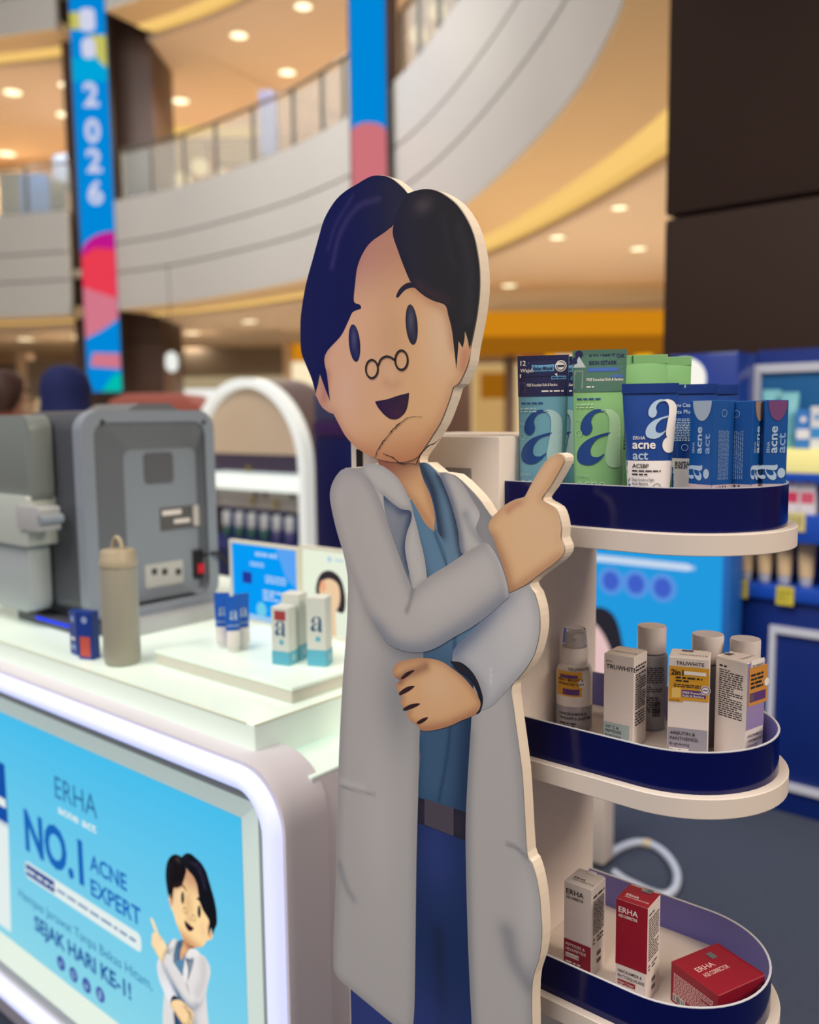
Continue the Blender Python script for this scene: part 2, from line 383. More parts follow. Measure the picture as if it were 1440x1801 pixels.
# pointing arm
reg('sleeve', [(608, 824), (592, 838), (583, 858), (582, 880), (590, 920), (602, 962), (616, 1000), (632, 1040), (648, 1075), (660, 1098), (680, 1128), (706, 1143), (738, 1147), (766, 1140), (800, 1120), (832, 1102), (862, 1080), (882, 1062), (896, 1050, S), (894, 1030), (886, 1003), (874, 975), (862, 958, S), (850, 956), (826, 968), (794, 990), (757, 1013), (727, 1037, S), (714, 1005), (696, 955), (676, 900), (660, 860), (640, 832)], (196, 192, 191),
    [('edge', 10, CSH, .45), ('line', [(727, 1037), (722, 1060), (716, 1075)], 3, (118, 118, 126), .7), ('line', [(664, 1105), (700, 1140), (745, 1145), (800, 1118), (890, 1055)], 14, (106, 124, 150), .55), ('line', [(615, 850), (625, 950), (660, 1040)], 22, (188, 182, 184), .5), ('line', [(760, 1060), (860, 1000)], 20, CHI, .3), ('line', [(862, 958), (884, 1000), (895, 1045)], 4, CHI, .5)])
reg('hand', [(868, 945), (861, 930), (862, 918), (873, 903), (888, 889), (907, 879), (922, 875), (931, 860), (944, 836), (960, 812), (972, 802), (982, 798), (991, 802), (993, 811), (983, 831), (967, 858), (954, 876), (962, 884), (977, 893), (984, 908), (988, 928), (987, 946), (993, 960), (992, 973), (980, 987), (953, 1007), (925, 1028), (897, 1042, S), (892, 1016), (882, 985)], (240, 196, 148),
    [('edge', 6, SKS, .35), ('line', [(866, 950), (884, 990), (896, 1038)], 9, SKS, .6), ('line', [(894, 899), (908, 888), (916, 884)], 3.5, (196, 120, 96), .7), ('blob', (945, 925), (30, 34), SKH, .5), ('line', [(984, 900), (990, 960)], 6, SKH, .6), ('line', [(930, 868), (975, 806)], 5, SKH, .5), ('line', [(900, 1040), (985, 982)], 6, SKS, .4)])
# head: ears, face, hair
FACE = [(718, 350, S), (690, 400), (640, 430), (600, 560), (572, 615, S), (566, 660), (557, 690), (560, 702), (568, 716), (580, 725), (588, 728, S), (598, 747), (610, 768), (628, 787), (647, 799), (668, 808), (700, 813), (722, 810), (737, 802), (749, 785), (762, 765), (775, 744), (784, 723), (793, 698), (798, 681, S), (809, 672), (820, 650), (826, 632), (829, 608), (810, 560), (790, 500)]
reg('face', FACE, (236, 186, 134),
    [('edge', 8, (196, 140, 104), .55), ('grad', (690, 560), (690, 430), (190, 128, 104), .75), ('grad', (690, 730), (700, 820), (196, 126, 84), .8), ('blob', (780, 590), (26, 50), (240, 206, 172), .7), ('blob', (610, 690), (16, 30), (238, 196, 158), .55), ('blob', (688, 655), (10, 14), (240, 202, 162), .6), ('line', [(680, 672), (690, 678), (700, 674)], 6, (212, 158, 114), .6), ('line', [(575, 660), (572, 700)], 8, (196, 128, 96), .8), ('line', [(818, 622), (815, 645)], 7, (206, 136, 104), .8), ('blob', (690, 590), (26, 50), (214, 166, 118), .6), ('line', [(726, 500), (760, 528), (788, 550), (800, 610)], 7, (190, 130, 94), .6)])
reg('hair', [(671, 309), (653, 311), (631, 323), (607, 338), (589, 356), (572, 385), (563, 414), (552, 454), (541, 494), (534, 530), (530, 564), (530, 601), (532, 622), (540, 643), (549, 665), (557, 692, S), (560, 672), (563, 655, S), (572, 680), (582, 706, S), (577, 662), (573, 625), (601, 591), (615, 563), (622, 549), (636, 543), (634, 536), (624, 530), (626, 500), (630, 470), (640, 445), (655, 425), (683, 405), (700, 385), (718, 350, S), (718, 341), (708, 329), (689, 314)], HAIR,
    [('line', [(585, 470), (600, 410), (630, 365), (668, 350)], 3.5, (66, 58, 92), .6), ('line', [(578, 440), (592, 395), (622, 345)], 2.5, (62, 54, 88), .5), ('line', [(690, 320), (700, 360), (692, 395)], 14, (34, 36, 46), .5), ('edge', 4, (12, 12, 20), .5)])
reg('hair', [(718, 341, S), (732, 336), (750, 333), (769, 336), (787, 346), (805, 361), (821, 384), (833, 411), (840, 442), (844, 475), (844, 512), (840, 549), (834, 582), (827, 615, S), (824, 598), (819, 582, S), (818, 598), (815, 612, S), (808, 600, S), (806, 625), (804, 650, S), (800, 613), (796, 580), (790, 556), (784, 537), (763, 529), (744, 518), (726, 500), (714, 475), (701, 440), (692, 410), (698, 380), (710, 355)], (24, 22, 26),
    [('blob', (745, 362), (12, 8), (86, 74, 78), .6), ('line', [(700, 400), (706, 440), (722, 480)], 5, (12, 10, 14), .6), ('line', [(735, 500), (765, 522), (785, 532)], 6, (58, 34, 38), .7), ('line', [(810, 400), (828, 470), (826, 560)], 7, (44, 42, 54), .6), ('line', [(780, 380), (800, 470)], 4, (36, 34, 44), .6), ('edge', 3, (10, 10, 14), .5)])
reg('eyebrow', [(698, 522), (703, 510), (712, 501), (722, 497), (730, 500), (738, 510), (728, 506), (716, 509), (708, 516), (702, 523)], (26, 20, 26), [])
def eye(cx, cy, rx, ry, tilt):
    pts = [(cx+rx*math.cos(a)*math.cos(tilt)-ry*math.sin(a)*math.sin(tilt), cy+rx*math.cos(a)*math.sin(tilt)+ry*math.sin(a)*math.cos(tilt)) for a in [2*PI*k/14 for k in range(14)]]
    reg('eye', pts, (20, 18, 28), [('blob', (cx-1, cy-8), (4.5, 14), (92, 92, 112), .75), ('blob', (cx+4, cy+18), (3, 8), (60, 60, 82), .6)])
eye(625, 603.5, 9.8, 33, -0.09); eye(725.5, 571, 10.3, 35.5, -0.08)
reg('mouth', [(661, 706, S), (683, 702), (701, 696), (721, 691, S), (719, 710), (714, 725), (702, 736), (689, 737), (677, 729), (666, 716)], (52, 18, 36), [('edge', 3, (30, 8, 22), .6), ('blob', (700, 728), (12, 6), (74, 26, 48), .6)])

standee = thing('standee', 'life-size cut-out board of a cartoon doctor in white coat pointing upward', 'standee', (-0.62, YS, 0))
def sp(x, z, y): return (x/1000+0.62, y-YS, z/1000)       # board mm -> standee local metres
BOARD = [(671, 308), (689, 313), (708, 328), (718, 340), (732, 335), (750, 332), (769, 335), (788, 345), (806, 360), (822, 383), (834, 411), (841, 442), (845, 475), (845, 512), (841, 549), (835, 582), (829, 612), (826, 634), (821, 650), (809, 675), (799, 681), (794, 698), (785, 723), (776, 745), (763, 766), (750, 786), (738, 803), (737, 814), (753, 814), (773, 831), (800, 835), (828, 860), (848, 883), (862, 906),
         (873, 902), (888, 888), (907, 878), (922, 874), (931, 859), (944, 835), (960, 811), (972, 801), (982, 797), (992, 801), (994, 811), (984, 831), (968, 858), (955, 876), (963, 884), (978, 893), (985, 908), (989, 928), (988, 946), (994, 960), (993, 973), (981, 988), (954, 1008), (932, 1027), (941, 1043), (949, 1070), (951, 1097), (949, 1120), (941, 1150), (928, 1174), (911, 1195), (901, 1206), (904, 1243), (911, 1295), (919, 1356), (923, 1418), (928, 1500), (936, 1516), (944, 1541), (950, 1575), (953, 1612), (954, 1647), (949, 1686), (939, 1716), (936, 1760), (937, 1830), (931, 1873)]
BLOW = [(-486, 420), (-484, 60), (-500, 38), (-605, 0), (-720, 0), (-768, 42), (-768, 65), (-735, 85), (-742, 420)]
BLEFT = [(615, 1741), (597, 1723), (586, 1699), (588, 1631), (592, 1524), (593, 1433), (596, 1320), (602, 1203), (609, 1110), (611, 1060), (611, 1013), (601, 962), (589, 920), (581, 880), (582, 858), (591, 837), (608, 823), (632, 822), (652, 817), (666, 813), (662, 808), (647, 800), (628, 788), (609, 768), (597, 748), (587, 728), (579, 726), (567, 717), (559, 702), (556, 692), (548, 665), (539, 643), (531, 622), (529, 601), (529, 564), (533, 530), (540, 494), (551, 454), (562, 414), (571, 385), (588, 355), (606, 337), (630, 322), (653, 310)]
bo = [tuple(p[:2]) for p in catmull(bds(BOARD)+BLOW+bds(BLEFT), True, 2)]
b = MB(); b.prism([(x/1000+0.62, z/1000) for (x, z) in reversed(bo)], 0.0, 0.016, 'y')
b.build('board', mat('foam_board', (232, 218, 200), 0.6), standee)
PRM = attr_mat('standee_print', 0.16, spec=0.85)
def region_obj(i, name, outline, base, ops, spacing, fmap, material, parent):
    P, Fc, colr = region_mesh(outline, base, ops, spacing)
    me = bpy.data.meshes.new(name); me.from_pydata([fmap(p[0], p[1], i) for p in P], [], Fc); me.update()
    ca = me.color_attributes.new('Col', 'FLOAT_COLOR', 'POINT')
    ca.data.foreach_set('color', np.hstack([colr, np.ones((len(colr), 1))]).astype(np.float32).ravel())
    return link(name, me, material, parent)
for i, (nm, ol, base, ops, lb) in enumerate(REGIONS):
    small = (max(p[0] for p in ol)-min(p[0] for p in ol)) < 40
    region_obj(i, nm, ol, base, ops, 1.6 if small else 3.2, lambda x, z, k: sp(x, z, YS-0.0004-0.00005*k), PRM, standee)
# spectacles: thin dark rims printed over the nose
def ssweep(name, pts, rad, colm, k=40):
    b_ = MB(); Q = [sp(*bd(p)[:2], YS-0.0004-0.00005*k) for p in pts]
    V = []; n = len(Q)
    for i_ in range(n):
        a_, c_ = Vector(Q[max(i_-1, 0)]), Vector(Q[min(i_+1, n-1)]); t = (c_-a_); nn = Vector((-t.z, 0, t.x)).normalized()*rad[min(i_, len(rad)-1)]
        V += [Vector(Q[i_])+nn, Vector(Q[i_])-nn]
    b_.add(V, [(2*i_, 2*i_+1, 2*i_+3, 2*i_+2) for i_ in range(n-1)])
    return b_.build(name, colm, standee, normals=False)
inkm = mat('dark_ink', (34, 28, 34), 0.5)
for (cx, cy, rx, ry) in ((656, 649, 10.6, 16), (708, 633.5, 11, 17)):
    ssweep('spectacle_rim', [(cx+rx*math.cos(2*PI*k/24), cy+ry*math.sin(2*PI*k/24)) for k in range(25)], [0.0012], inkm)
ssweep('spectacle_bridge', catmull([(667, 643), (672, 632), (681, 627), (690, 629), (697, 634)], False, 5), [0.0012], inkm)
# cracks where the head was broken off and glued back
for pts, r_ in (([(660, 806), (668, 788), (676, 777), (688, 762), (700, 748), (715, 737), (726, 733), (745, 733)], [.0003, .0005, .0007, .0006, .0006, .0005, .0003, .0002]),
                ([(676, 797), (690, 803), (706, 815), (735, 817), (741, 800), (752, 787), (768, 779), (776, 772)], [.0004, .0004, .0006, .0007, .0008, .0007, .0007, .0003])):
    rr = []
    rd = random.Random(5); P2 = []
    for a_, c_ in zip(pts[:-1], pts[1:]):
        for k in range(4):
            t = k/4; P2.append((a_[0]+(c_[0]-a_[0])*t+rd.uniform(-.8, .8), a_[1]+(c_[1]-a_[1])*t+rd.uniform(-.8, .8)))
    P2.append(pts[-1])
    ssweep('crack', P2, [rd.uniform(.6, 1.3)*np.interp(k/len(P2)*len(r_), range(len(r_)), r_) for k in range(len(P2))], inkm, 42)

# ------------------------------------------------------------------ display shelf beside the standee
whiteP = mat('white_laminate', (226, 214, 204), 0.38, noise=0.02, nscale=8)
navyF = mat('navy_vinyl', (1, 8, 76), 0.14, spec=.4)
lavF = mat('navy_vinyl_back', (120, 118, 196), 0.35)
acryE = mat('acrylic_edge', (206, 208, 216), 0.12)
XC, YF, YB, XE = -0.547, 0.80, 1.024, -0.384
shelf = thing('display_shelf', 'white column display shelf with three rounded trays behind the standee', 'shelf', (XC, YF, 0))
SO = Vector((XC, YF, 0))
def L_(x, y, z): return (x-XC, y-YF, z)
MB().box(*L_(-0.772, YF, 0.0), *L_(XC, YB, 1.377)).build('column', whiteP, shelf, bevel=0.003)
p0 = at(785, 822, Y=YF); p1 = at(829, 843, Y=YF)
MB().box(*L_(p0.x, YF-.002, p1.z), *L_(p1.x, YF-.0005, p0.z)).build('label_plate', mat('grey_plate', (150, 148, 148), 0.4), shelf)
p0 = at(628, 790, Y=YF); p1 = at(638, 822, Y=YF)
MB().box(*L_(p0.x, YF-.002, p1.z), *L_(p1.x, YF-.0005, p0.z)).build('cable_slot', mat('black_slot', (20, 20, 24), 0.6), shelf)
def stadium(ins, n=28, xs=XC):
    r = (YB-YF)/2-ins; cy = (YB+YF)/2
    return [(xs, YF+ins)]+[(XE+r*math.cos(a), cy+r*math.sin(a)) for a in [-PI/2+PI*k/n for k in range(n+1)]]+[(xs, YB-ins)]
ZT = (1.328, 1.066, 0.796)
RIMH = 0.043
for i, zt in enumerate(ZT):
    zb = zt-RIMH
    o = [(x-XC, y-YF) for (x, y) in stadium(0.0)]
    tray = MB().prism(o, zb-0.021, zb, 'z').build('tray', whiteP, shelf, bevel=0.0008, seg=1)
    P = stadium(0.010); Q = stadium(0.0124); Q2 = stadium(0.0100)
    for nm, A, B, mt, z0, z1 in (('rim_outer', P, stadium(0.0112), navyF, zb, zt), ('rim_inner', stadium(0.0113), Q, lavF, zb, zt), ('rim_edge', Q2, Q, acryE, zt, zt+.0008)):
        if nm == 'rim_outer' and i == 0: A, B = A[:25], B[:25]
        b = MB(); n = len(A); V = []
        for (x, y) in A: V += [L_(x, y, z0), L_(x, y, z1)]
        for (x, y) in B: V += [L_(x, y, z0), L_(x, y, z1)]
        m2 = 2*n; Fc = []
        for k in range(n-1):
            Fc += [(2*k, 2*k+2, 2*k+3, 2*k+1), (m2+2*k, m2+2*k+1, m2+2*k+3, m2+2*k+2), (2*k+1, 2*k+3, m2+2*k+3, m2+2*k+1), (2*k, m2+2*k, m2+2*k+2, 2*k+2)]
        Fc += [(0, 1, m2+1, m2), (2*n-2, m2+2*n-2, m2+2*n-1, 2*n-1)]
        b.add(V, Fc).build(nm, mt, tray, smooth=30)
    if i == 0:
        A, B = stadium(0.010)[24:], stadium(0.0112)[24:]
        b = MB(); n = len(A); V = []
        for (x, y) in A: V += [L_(x, y, zb), L_(x, y, zt)]
        b.add(V, [(2*k, 2*k+2, 2*k+3, 2*k+1) for k in range(n-1)]).build('rim_clear', mat('clear_acrylic_band', (60, 60, 70), 0.08, metal=0.3), tray, smooth=30)
ZF = [z-RIMH for z in ZT]      # tray floors

# ------------------------------------------------------------------ products
paperW = mat('carton_white', (232, 222, 216), 0.42)
ink = mat('print_black', (38, 34, 38), 0.5)
inkg = mat('print_grey', (96, 92, 96), 0.5)
wht = mat('print_white', (238, 232, 228), 0.45)
crim = mat('print_crimson', (150, 18, 42), 0.38)
gold = mat('print_gold', (216, 158, 42), 0.4)
purp = mat('print_purple', (92, 56, 120), 0.4)
def surf(front, w_, d_, off=.0003):
    """maps (u right, v up) of one carton face to local coordinates"""
    if front == 'f': return lambda u, v: (u-w_/2, -d_/2-off, v)
    if front == 'r': return lambda u, v: (w_/2+off, u-d_/2, v)
    if front == 'l': return lambda u, v: (-w_/2-off, d_/2-u, v)
    return None
def topsurf(w_, d_, h_, off=.0003): return lambda u, v: (u-w_/2, v-d_/2, h_+off)
def carton(name, label, loc, rz, w_, d_, h_, body, group=None):
    t = thing(name, label, 'box', loc, rz, group)
    MB().box(-w_/2, -d_/2, 0, w_/2, d_/2, h_).build('carton', body, t, bevel=0.0007, seg=1)
    b = MB(); b.box(-w_/2+.002, d_/2-.0008, h_, w_/2-.002, d_/2+.0001, h_+.0005); b.build('lid_flap', body, t)
    return t
def corner_loc(px, py, z, th, w_, d_, cx, cy):
    """place a carton so that its local corner (cx,cy in +-1) projects at the pixel on height z"""
    p = at(px, py, Z=z); ox, oy = cx*w_/2, cy*d_/2; c, s_ = math.cos(th), math.sin(th)
    return (p.x-(ox*c-oy*s_), p.y-(ox*s_+oy*c), z)
def hgt(px, py, p): return at(px, py, Y=p[1]).z

# ---- middle tray
z = ZF[1]+.0002
# serum carton
th = math.radians(3); w_, d_, h_ = .0365, .0365, .107
t = carton('serum_carton', 'white carton with pale blue-green foot band, beside the spray bottle', corner_loc(1113, 1320, z, th, w_, d_, 1, -1), th, w_, d_, h_, paperW, 'cartons on the middle tray')
fm = surf('f', w_, d_); fr = surf('r', w_, d_)
decal('foot_band', [R(0.0005, .0005, w_-.005, .027)], fm, mat('print_mint', (168, 190, 190), .45), t)
decal('lettering', [T('TRUWHITE', .003, h_-.017, .0072, bold=.012), T('ERHA', .003, h_-.0095, .003), T('VIT C &', .003, .0205, .0048, bold=.01), T('PEPTIDES', .003, .0155, .0048, bold=.01), T('Brightening', .003, .0108, .0042), T('Serum', .003, .0065, .0042)], surf('f', w_, d_, .0005), ink, t)
decal('fine_print', [fine(.004, h_-.018, w_-.004, h_-.010, 2, 4), fine(.004, .045, w_-.004, h_-.02, 15, 5), fine(.004, .026, w_-.006, .043, 5, 6)], fr, ink, t)
decal('lid_lettering', [T('TRUWHITE', .004, .012, .006)], topsurf(w_, d_, h_), inkg, t)
# day cream carton
th = math.radians(19); w_, d_, h_ = .0425, .034, .113
t = carton('day_cream_carton', 'white carton with yellow sticker and grey foot band, middle of its tray', corner_loc(1172, 1330, z, th, w_, d_, -1, -1), th, w_, d_, h_, paperW, 'cartons on the middle tray')
fm = surf('f', w_, d_); fr = surf('r', w_, d_)
decal('foot_band', [R(.0005, .0005, w_-.0005, .034)], fm, mat('print_greylilac', (158, 156, 170), .45), t)
st = decal('sticker', [R(.0008, h_-.047, w_, h_-.010), R(.0008, h_-.0495, .016, h_-.047)], surf('f', w_, d_, .0006), gold, t)
decal('sticker_panel', [R(.0145, h_-.0435, w_-.003, h_-.0355)], surf('f', w_, d_, .0008), purp, t)
decal('sticker_blank', [R(.004, h_-.045, .0135, h_-.034)], surf('f', w_, d_, .0008), mat('print_palegold', (232, 196, 110), .45), t)
f8 = surf('f', w_, d_, .001)
decal('sticker_white_lettering', [T('FREE Konsultasi', .0155, h_-.0395, .0036, bold=.015), T('Kulit & Rambut', .0155, h_-.0430, .0036, bold=.015), R(.0165, h_-.0185, w_-.003, h_-.0145)], f8, wht, t)
decal('sticker_seal', [disc(w_-.0035, h_-.034, .0052)], surf('f', w_, d_, .0011), wht, t)
decal('seal_ring', [annulus(w_-.0035, h_-.034, .0036, .0044), R(w_-.006, h_-.0345, w_-.001, h_-.0335)], surf('f', w_, d_, .0013), purp, t)
decal('lettering', [T('TRUWHITE', .008, h_-.008, .0058, bold=.01), T('2in1', .0028, h_-.0195, .0085, bold=.03), fine(.008, h_-.0275, w_-.007, h_-.0205, 2, 9), fine(.006, h_-.033, w_-.008, h_-.029, 2, 10), T('SCAN ME', .0015, h_-.0488, .0026),
                    T('ARBUTIN &', .003, .0265, .0052, bold=.01), T('PANTHENOL', .003, .0205, .0052, bold=.01), T('Brightening', .003, .0145, .0046)], f8, ink, t)
decal('name_patch', [R(.0025, .0055, .023, .0115)], surf('f', w_, d_, .0007), wht, t)
decal('patch_lettering', [T('Day Cream', .0035, .007, .0046)], f8, ink, t)
decal('lid_lettering', [T('TRUWHITE', .010, .010, .006), R(.012, .026, .024, .034)], topsurf(w_, d_, h_), inkg, t)
# night cream carton, turned
th = math.radians(76); w_, d_, h_ = .033, .039, .1115
t = carton('night_cream_carton', 'white carton showing rows of fine print and lavender front, at the tray end', (lambda p_, c_, s_: (p_.x+w_/2*c_-d_/2*s_, p_.y+w_/2*s_+d_/2*c_, z))(at(1312, 1250, Y=.932), math.cos(th), math.sin(th)), th, w_, d_, h_, paperW, 'cartons on the middle tray')
fm = surf('f', w_, d_); fl = surf('l', w_, d_)
decal('lavender_band', [R(.0005, .0375, w_-.0005, h_-.0005)], fm, mat('print_lavender', (150, 134, 182), .45), t)
decal('sticker', [R(.003, h_-.048, w_+.004, h_-.006)], surf('f', w_, d_, .0006), mat('print_amber', (206, 142, 62), .45), t)
decal('sticker_top', [R(.006, h_-.009, w_-.003, h_+.002)], surf('f', w_, d_, .0005), wht, t)
decal('sticker_panel', [R(.005, h_-.044, w_+.001, h_-.034)], surf('f', w_, d_, .0008), purp, t)
decal('sticker_blank', [R(.0055, h_-.0425, .0115, h_-.0355)], surf('f', w_, d_, .0010), inkg, t)
decal('sticker_seal', [disc(w_+.002, h_-.026, .0045)], surf('f', w_, d_, .001), wht, t)
decal('sticker_lettering', [T('TRUWHITE', .007, h_-.006, .0042, bold=.01), fine(.006, h_-.030, w_-.005, h_-.012, 4, 3)], surf('f', w_, d_, .0012), ink, t)
decal('lettering', [T('NIACINAMIDE &', .003, .029, .0046, bold=.01, wid=.027), T('CHROMABRIGHT', .003, .0235, .0046, bold=.01, wid=.028), T('Brightening', .003, .0185, .004)], surf('f', w_, d_, .0012), ink, t)
decal('name_patch', [R(.0025, .0095, .020, .0165)], surf('f', w_, d_, .0007), mat('print_plum', (52, 28, 40), .45), t)
decal('patch_lettering', [T('Night Cream', .0035, .0115, .0042, wid=.0155)], surf('f', w_, d_, .0012), wht, t)
decal('fine_print', [fine(.005, h_-.011, .014, h_-.007, 1, 4), fine(.005, .046, d_-.005, h_-.012, 22, 15, fill=.5)], fl, ink, t)
decal('lid_lettering', [T('TRUWHITE', .008, .012, .005), R(.012, .03, .022, .039)], topsurf(w_, d_, h_), inkg, t)

# toner bottles with white-grey caps
capm = mat('bottle_cap', (222, 212, 210), 0.3)
def bottle(label, px, py, r, hb, hcap, bodycol, bodym, fp=True):
    p = at(px, py, Z=z); t = thing('toner_bottle', label, 'bottle', (p.x, p.y, z), face_cam(p.x, p.y), 'toner bottles on the middle tray')
    MB().lathe([(r*.9, 0), (r, .003), (r, hb-.006), (r*.97, hb-.002), (r*.72, hb)], 40).build('body', bodym, t, smooth=40)
    cp = MB().lathe([(r*.86, hb+.0005), (r*.89, hb+.002), (r*.89, hb+hcap-.002), (r*.86, hb+hcap)], 40).build('cap', capm, t, smooth=40)
    MB().lathe([(r*.885, hb-.0005), (r*.885, hb+.0006)], 40).build('neck_ring', mat('neck_ring_grey', (120, 116, 122), .3), t, smooth=40)
    cyl = lambda u, v: ((r+.0003)*math.sin(u/r), -(r+.0003)*math.cos(u/r), v)
    if fp:
        decal('fine_print', [fine(-.014, hb-.034, .016, hb-.014, 8, 21), fine(-.014, hb-.045, .014, hb-.037, 3, 22), fine(-.014, hb-.070, .012, hb-.050, 7, 23)], cyl, mat('print_darkgrey', (62, 58, 64), .5), t)
        decal('barcode', [barcode(.002, .018, .012, .036)], cyl, ink, t)
    return t
gb = mat('bottle_grey', (158, 156, 164), 0.22, coat=.4)
bottle('grey toner bottle standing behind the carton with pale blue-green band', 1143, 1277, .0190, .0925, .032, None, gb)
bottle('grey toner bottle standing behind the yellow-stickered carton', 1240, 1303, .0197, .0945, .032, None, gb, False)
wb = mat('bottle_white', (220, 212, 206), 0.3)
bottle('white toner bottle standing behind the lavender-fronted carton', 1305, 1311, .0185, .0925, .032, None, wb, False)

# spray bottle
p = at(1009, 1278, Z=z); r = .0215
t = thing('spray_bottle', 'white mist spray bottle with clear overcap, nearest the standee', 'bottle', (p.x, p.y, z), face_cam(p.x, p.y))
hb = .081
MB().lathe([(r*.92, 0), (r, .003), (r, hb-.012), (r*.93, hb-.005), (r*.7, hb)], 40).build('body', mat('spray_body', (224, 218, 212), .3), t, smooth=40)
MB().lathe([(r+.0002, .002), (r+.0002, .031)], 40, cap=False).build('silver_band', mat('silver_band', (160, 160, 166), .3, metal=.3), t, smooth=40)
nz = MB().lathe([(r*.72, hb), (r*.72, hb+.017), (r*.66, hb+.019), (r*.45, hb+.0195), (r*.45, hb+.034), (r*.40, hb+.036)], 36).build('sprayer', mat('sprayer_white', (222, 214, 208), .35), t, smooth=40)
MB().box(-.002, -r*.45-.004, hb+.025, .002, -r*.3, hb+.030).build('nozzle', mat('sprayer_white', (222, 214, 208)), nz, bevel=.0006)
MB().lathe([(r*.70, hb+.0195), (r*.66, hb+.03), (r*.60, hb+.041), (r*.52, hb+.042)], 36, cap=False).build('overcap', mat('clear_overcap', (235, 238, 245), .05, trans=.95, ior=1.2), t, smooth=40)
cyl = lambda u, v: ((r+.0005)*math.sin(u/r), -(r+.0005)*math.cos(u/r), v)
cyl2 = lambda u, v: ((r+.0008)*math.sin(u/r), -(r+.0008)*math.cos(u/r), v)
def dense(u0, v0, u1, v1, n=14): return ([(u0+(u1-u0)*k/n, vv) for k in range(n+1) for vv in (v0, v1)], [(2*k, 2*k+2, 2*k+3, 2*k+1) for k in range(n)])
decal('sticker', [dense(-.024, .044, .009, .074)], cyl, gold, t)
decal('sticker_panel', [dense(-.014, .046, .006, .053, 8), dense(-.018, .066, .004, .070, 8)], cyl2, purp, t)
decal('sticker_seal', [disc(.009, .060, .005)], cyl2, wht, t)
decal('sticker_lettering', [T('TRUWHITE', -.008, .0755, .0052, bold=.01), T('MILKY BRIGHT &', -.0205, .0625, .0042, bold=.02), T('HYDRATED SKIN', -.0205, .0575, .0042, bold=.02)], cyl2, ink, t)
decal('lettering', [T('NIACINAMIDE &', -.0185, .021, .0047, bold=.01), T('PINEAPPLE ENZYME', -.0185, .0155, .0047, bold=.01), fine(-.0185, .006, .002, .0125, 2, 8)], cyl2, ink, t)

# ---- bottom tray
z = ZF[2]+.0002
th = math.radians(2); w_, d_, h_ = .0355, .0355, .108
t = carton('corrector_day_carton', 'cream carton with crimson foot band, tall, nearest the column', corner_loc(1039, 1722, z, th, w_, d_, 1, -1), th, w_, d_, h_, paperW, 'cartons on the bottom tray')
fm = surf('f', w_, d_); f8 = surf('f', w_, d_, .0006); fr = surf('r', w_, d_)
decal('foot_band', [R(.0005, .0005, w_-.0005, .038)], fm, crim, t)
decal('lettering', [T('ERHA', .003, h_-.014, .0092, bold=.01), T('AGE CORRECTOR', .003, h_-.0195, .0046, bold=.02, wid=.022)], f8, ink, t)
decal('band_lettering', [T('PEPTIDES &', .003, .0305, .005, bold=.01), T('HEXAPEPTIDE', .003, .0248, .005, bold=.01, wid=.026), R(.003, .0165, .020, .022), fine(.003, .006, .022, .0125, 2, 8)], f8, wht, t)
decal('patch_lettering', [T('Day Cream', .004, .0178, .0042)], surf('f', w_, d_, .0008), crim, t)
decal('fine_print', [fine(.004, h_-.014, w_-.004, h_-.009, 1, 44), fine(.004, .05, w_-.004, h_-.016, 15, 45), fine(.004, .038, .011, .047, 2, 46), fine(.014, .038, w_-.006, .047, 2, 48), fine(.014, .010, .024, .028, 2, 47)], fr, ink, t)
decal('lid_lettering', [T('ERHA', .006, .012, .006, bold=.01), T('AGE CORRECTOR', .006, .008, .0034)], topsurf(w_, d_, h_), ink, t)
MB().box(-.004, d_/2-.006, h_+.0006, .006, d_/2+.001, h_+.0016).build('seal_tab', wht, t, bevel=.0004)
t2w, t2d, t2h = .0365, .0365, .112
t = carton('corrector_night_carton', 'tall crimson carton with white foot band, middle of the bottom tray', corner_loc(1136, 1768, z, math.radians(3), t2w, t2d, 1, -1), math.radians(3), t2w, t2d, t2h, paperW, 'cartons on the bottom tray')
fm = surf('f', t2w, t2d); f8 = surf('f', t2w, t2d, .0006); fr = surf('r', t2w, t2d)
decal('crimson_front', [R(0, .036, t2w, t2h)], fm, crim, t)
decal('crimson_lid', [R(0, 0, t2w, t2d)], topsurf(t2w, t2d, t2h), crim, t)
decal('front_lettering', [T('ERHA', .003, t2h-.014, .0092, bold=.01), T('AGE CORRECTOR', .003, t2h-.0195, .0046, bold=.02, wid=.022)], f8, wht, t)
decal('band_lettering', [T('NIACINAMIDE &', .003, .0275, .005, bold=.01, wid=.028), T('PHYTOSQUALANE', .003, .0215, .005, bold=.01, wid=.031), fine(.003, .003, .024, .010, 2, 8)], f8, ink, t)
decal('name_patch', [R(.003, .0135, .0235, .0190)], f8, crim, t)
decal('patch_lettering', [T('Night Cream', .004, .0148, .0042, wid=.018)], surf('f', t2w, t2d, .0008), wht, t)
decal('fine_print', [fine(.004, t2h-.012, t2w-.004, t2h-.008, 1, 54), fine(.004, .048, t2w-.004, t2h-.014, 16, 55), fine(.004, .036, .011, .044, 2, 46), fine(.014, .036, t2w-.006, .044, 2, 48), fine(.014, .008, .024, .026, 2, 47)], fr, inkg, t)
decal('lid_lettering', [T('ERHA', .006, .012, .006, bold=.01), T('AGE CORRECTOR', .006, .008, .0034)], topsurf(t2w, t2d, t2h, .0006), wht, t)
MB().box(-.002, t2d/2-.008, t2h+.0006, .010, t2d/2+.001, t2h+.0012).build('seal_tab', mat('foil_seal', (150, 150, 154), .2, metal=.6), t, bevel=.0003)
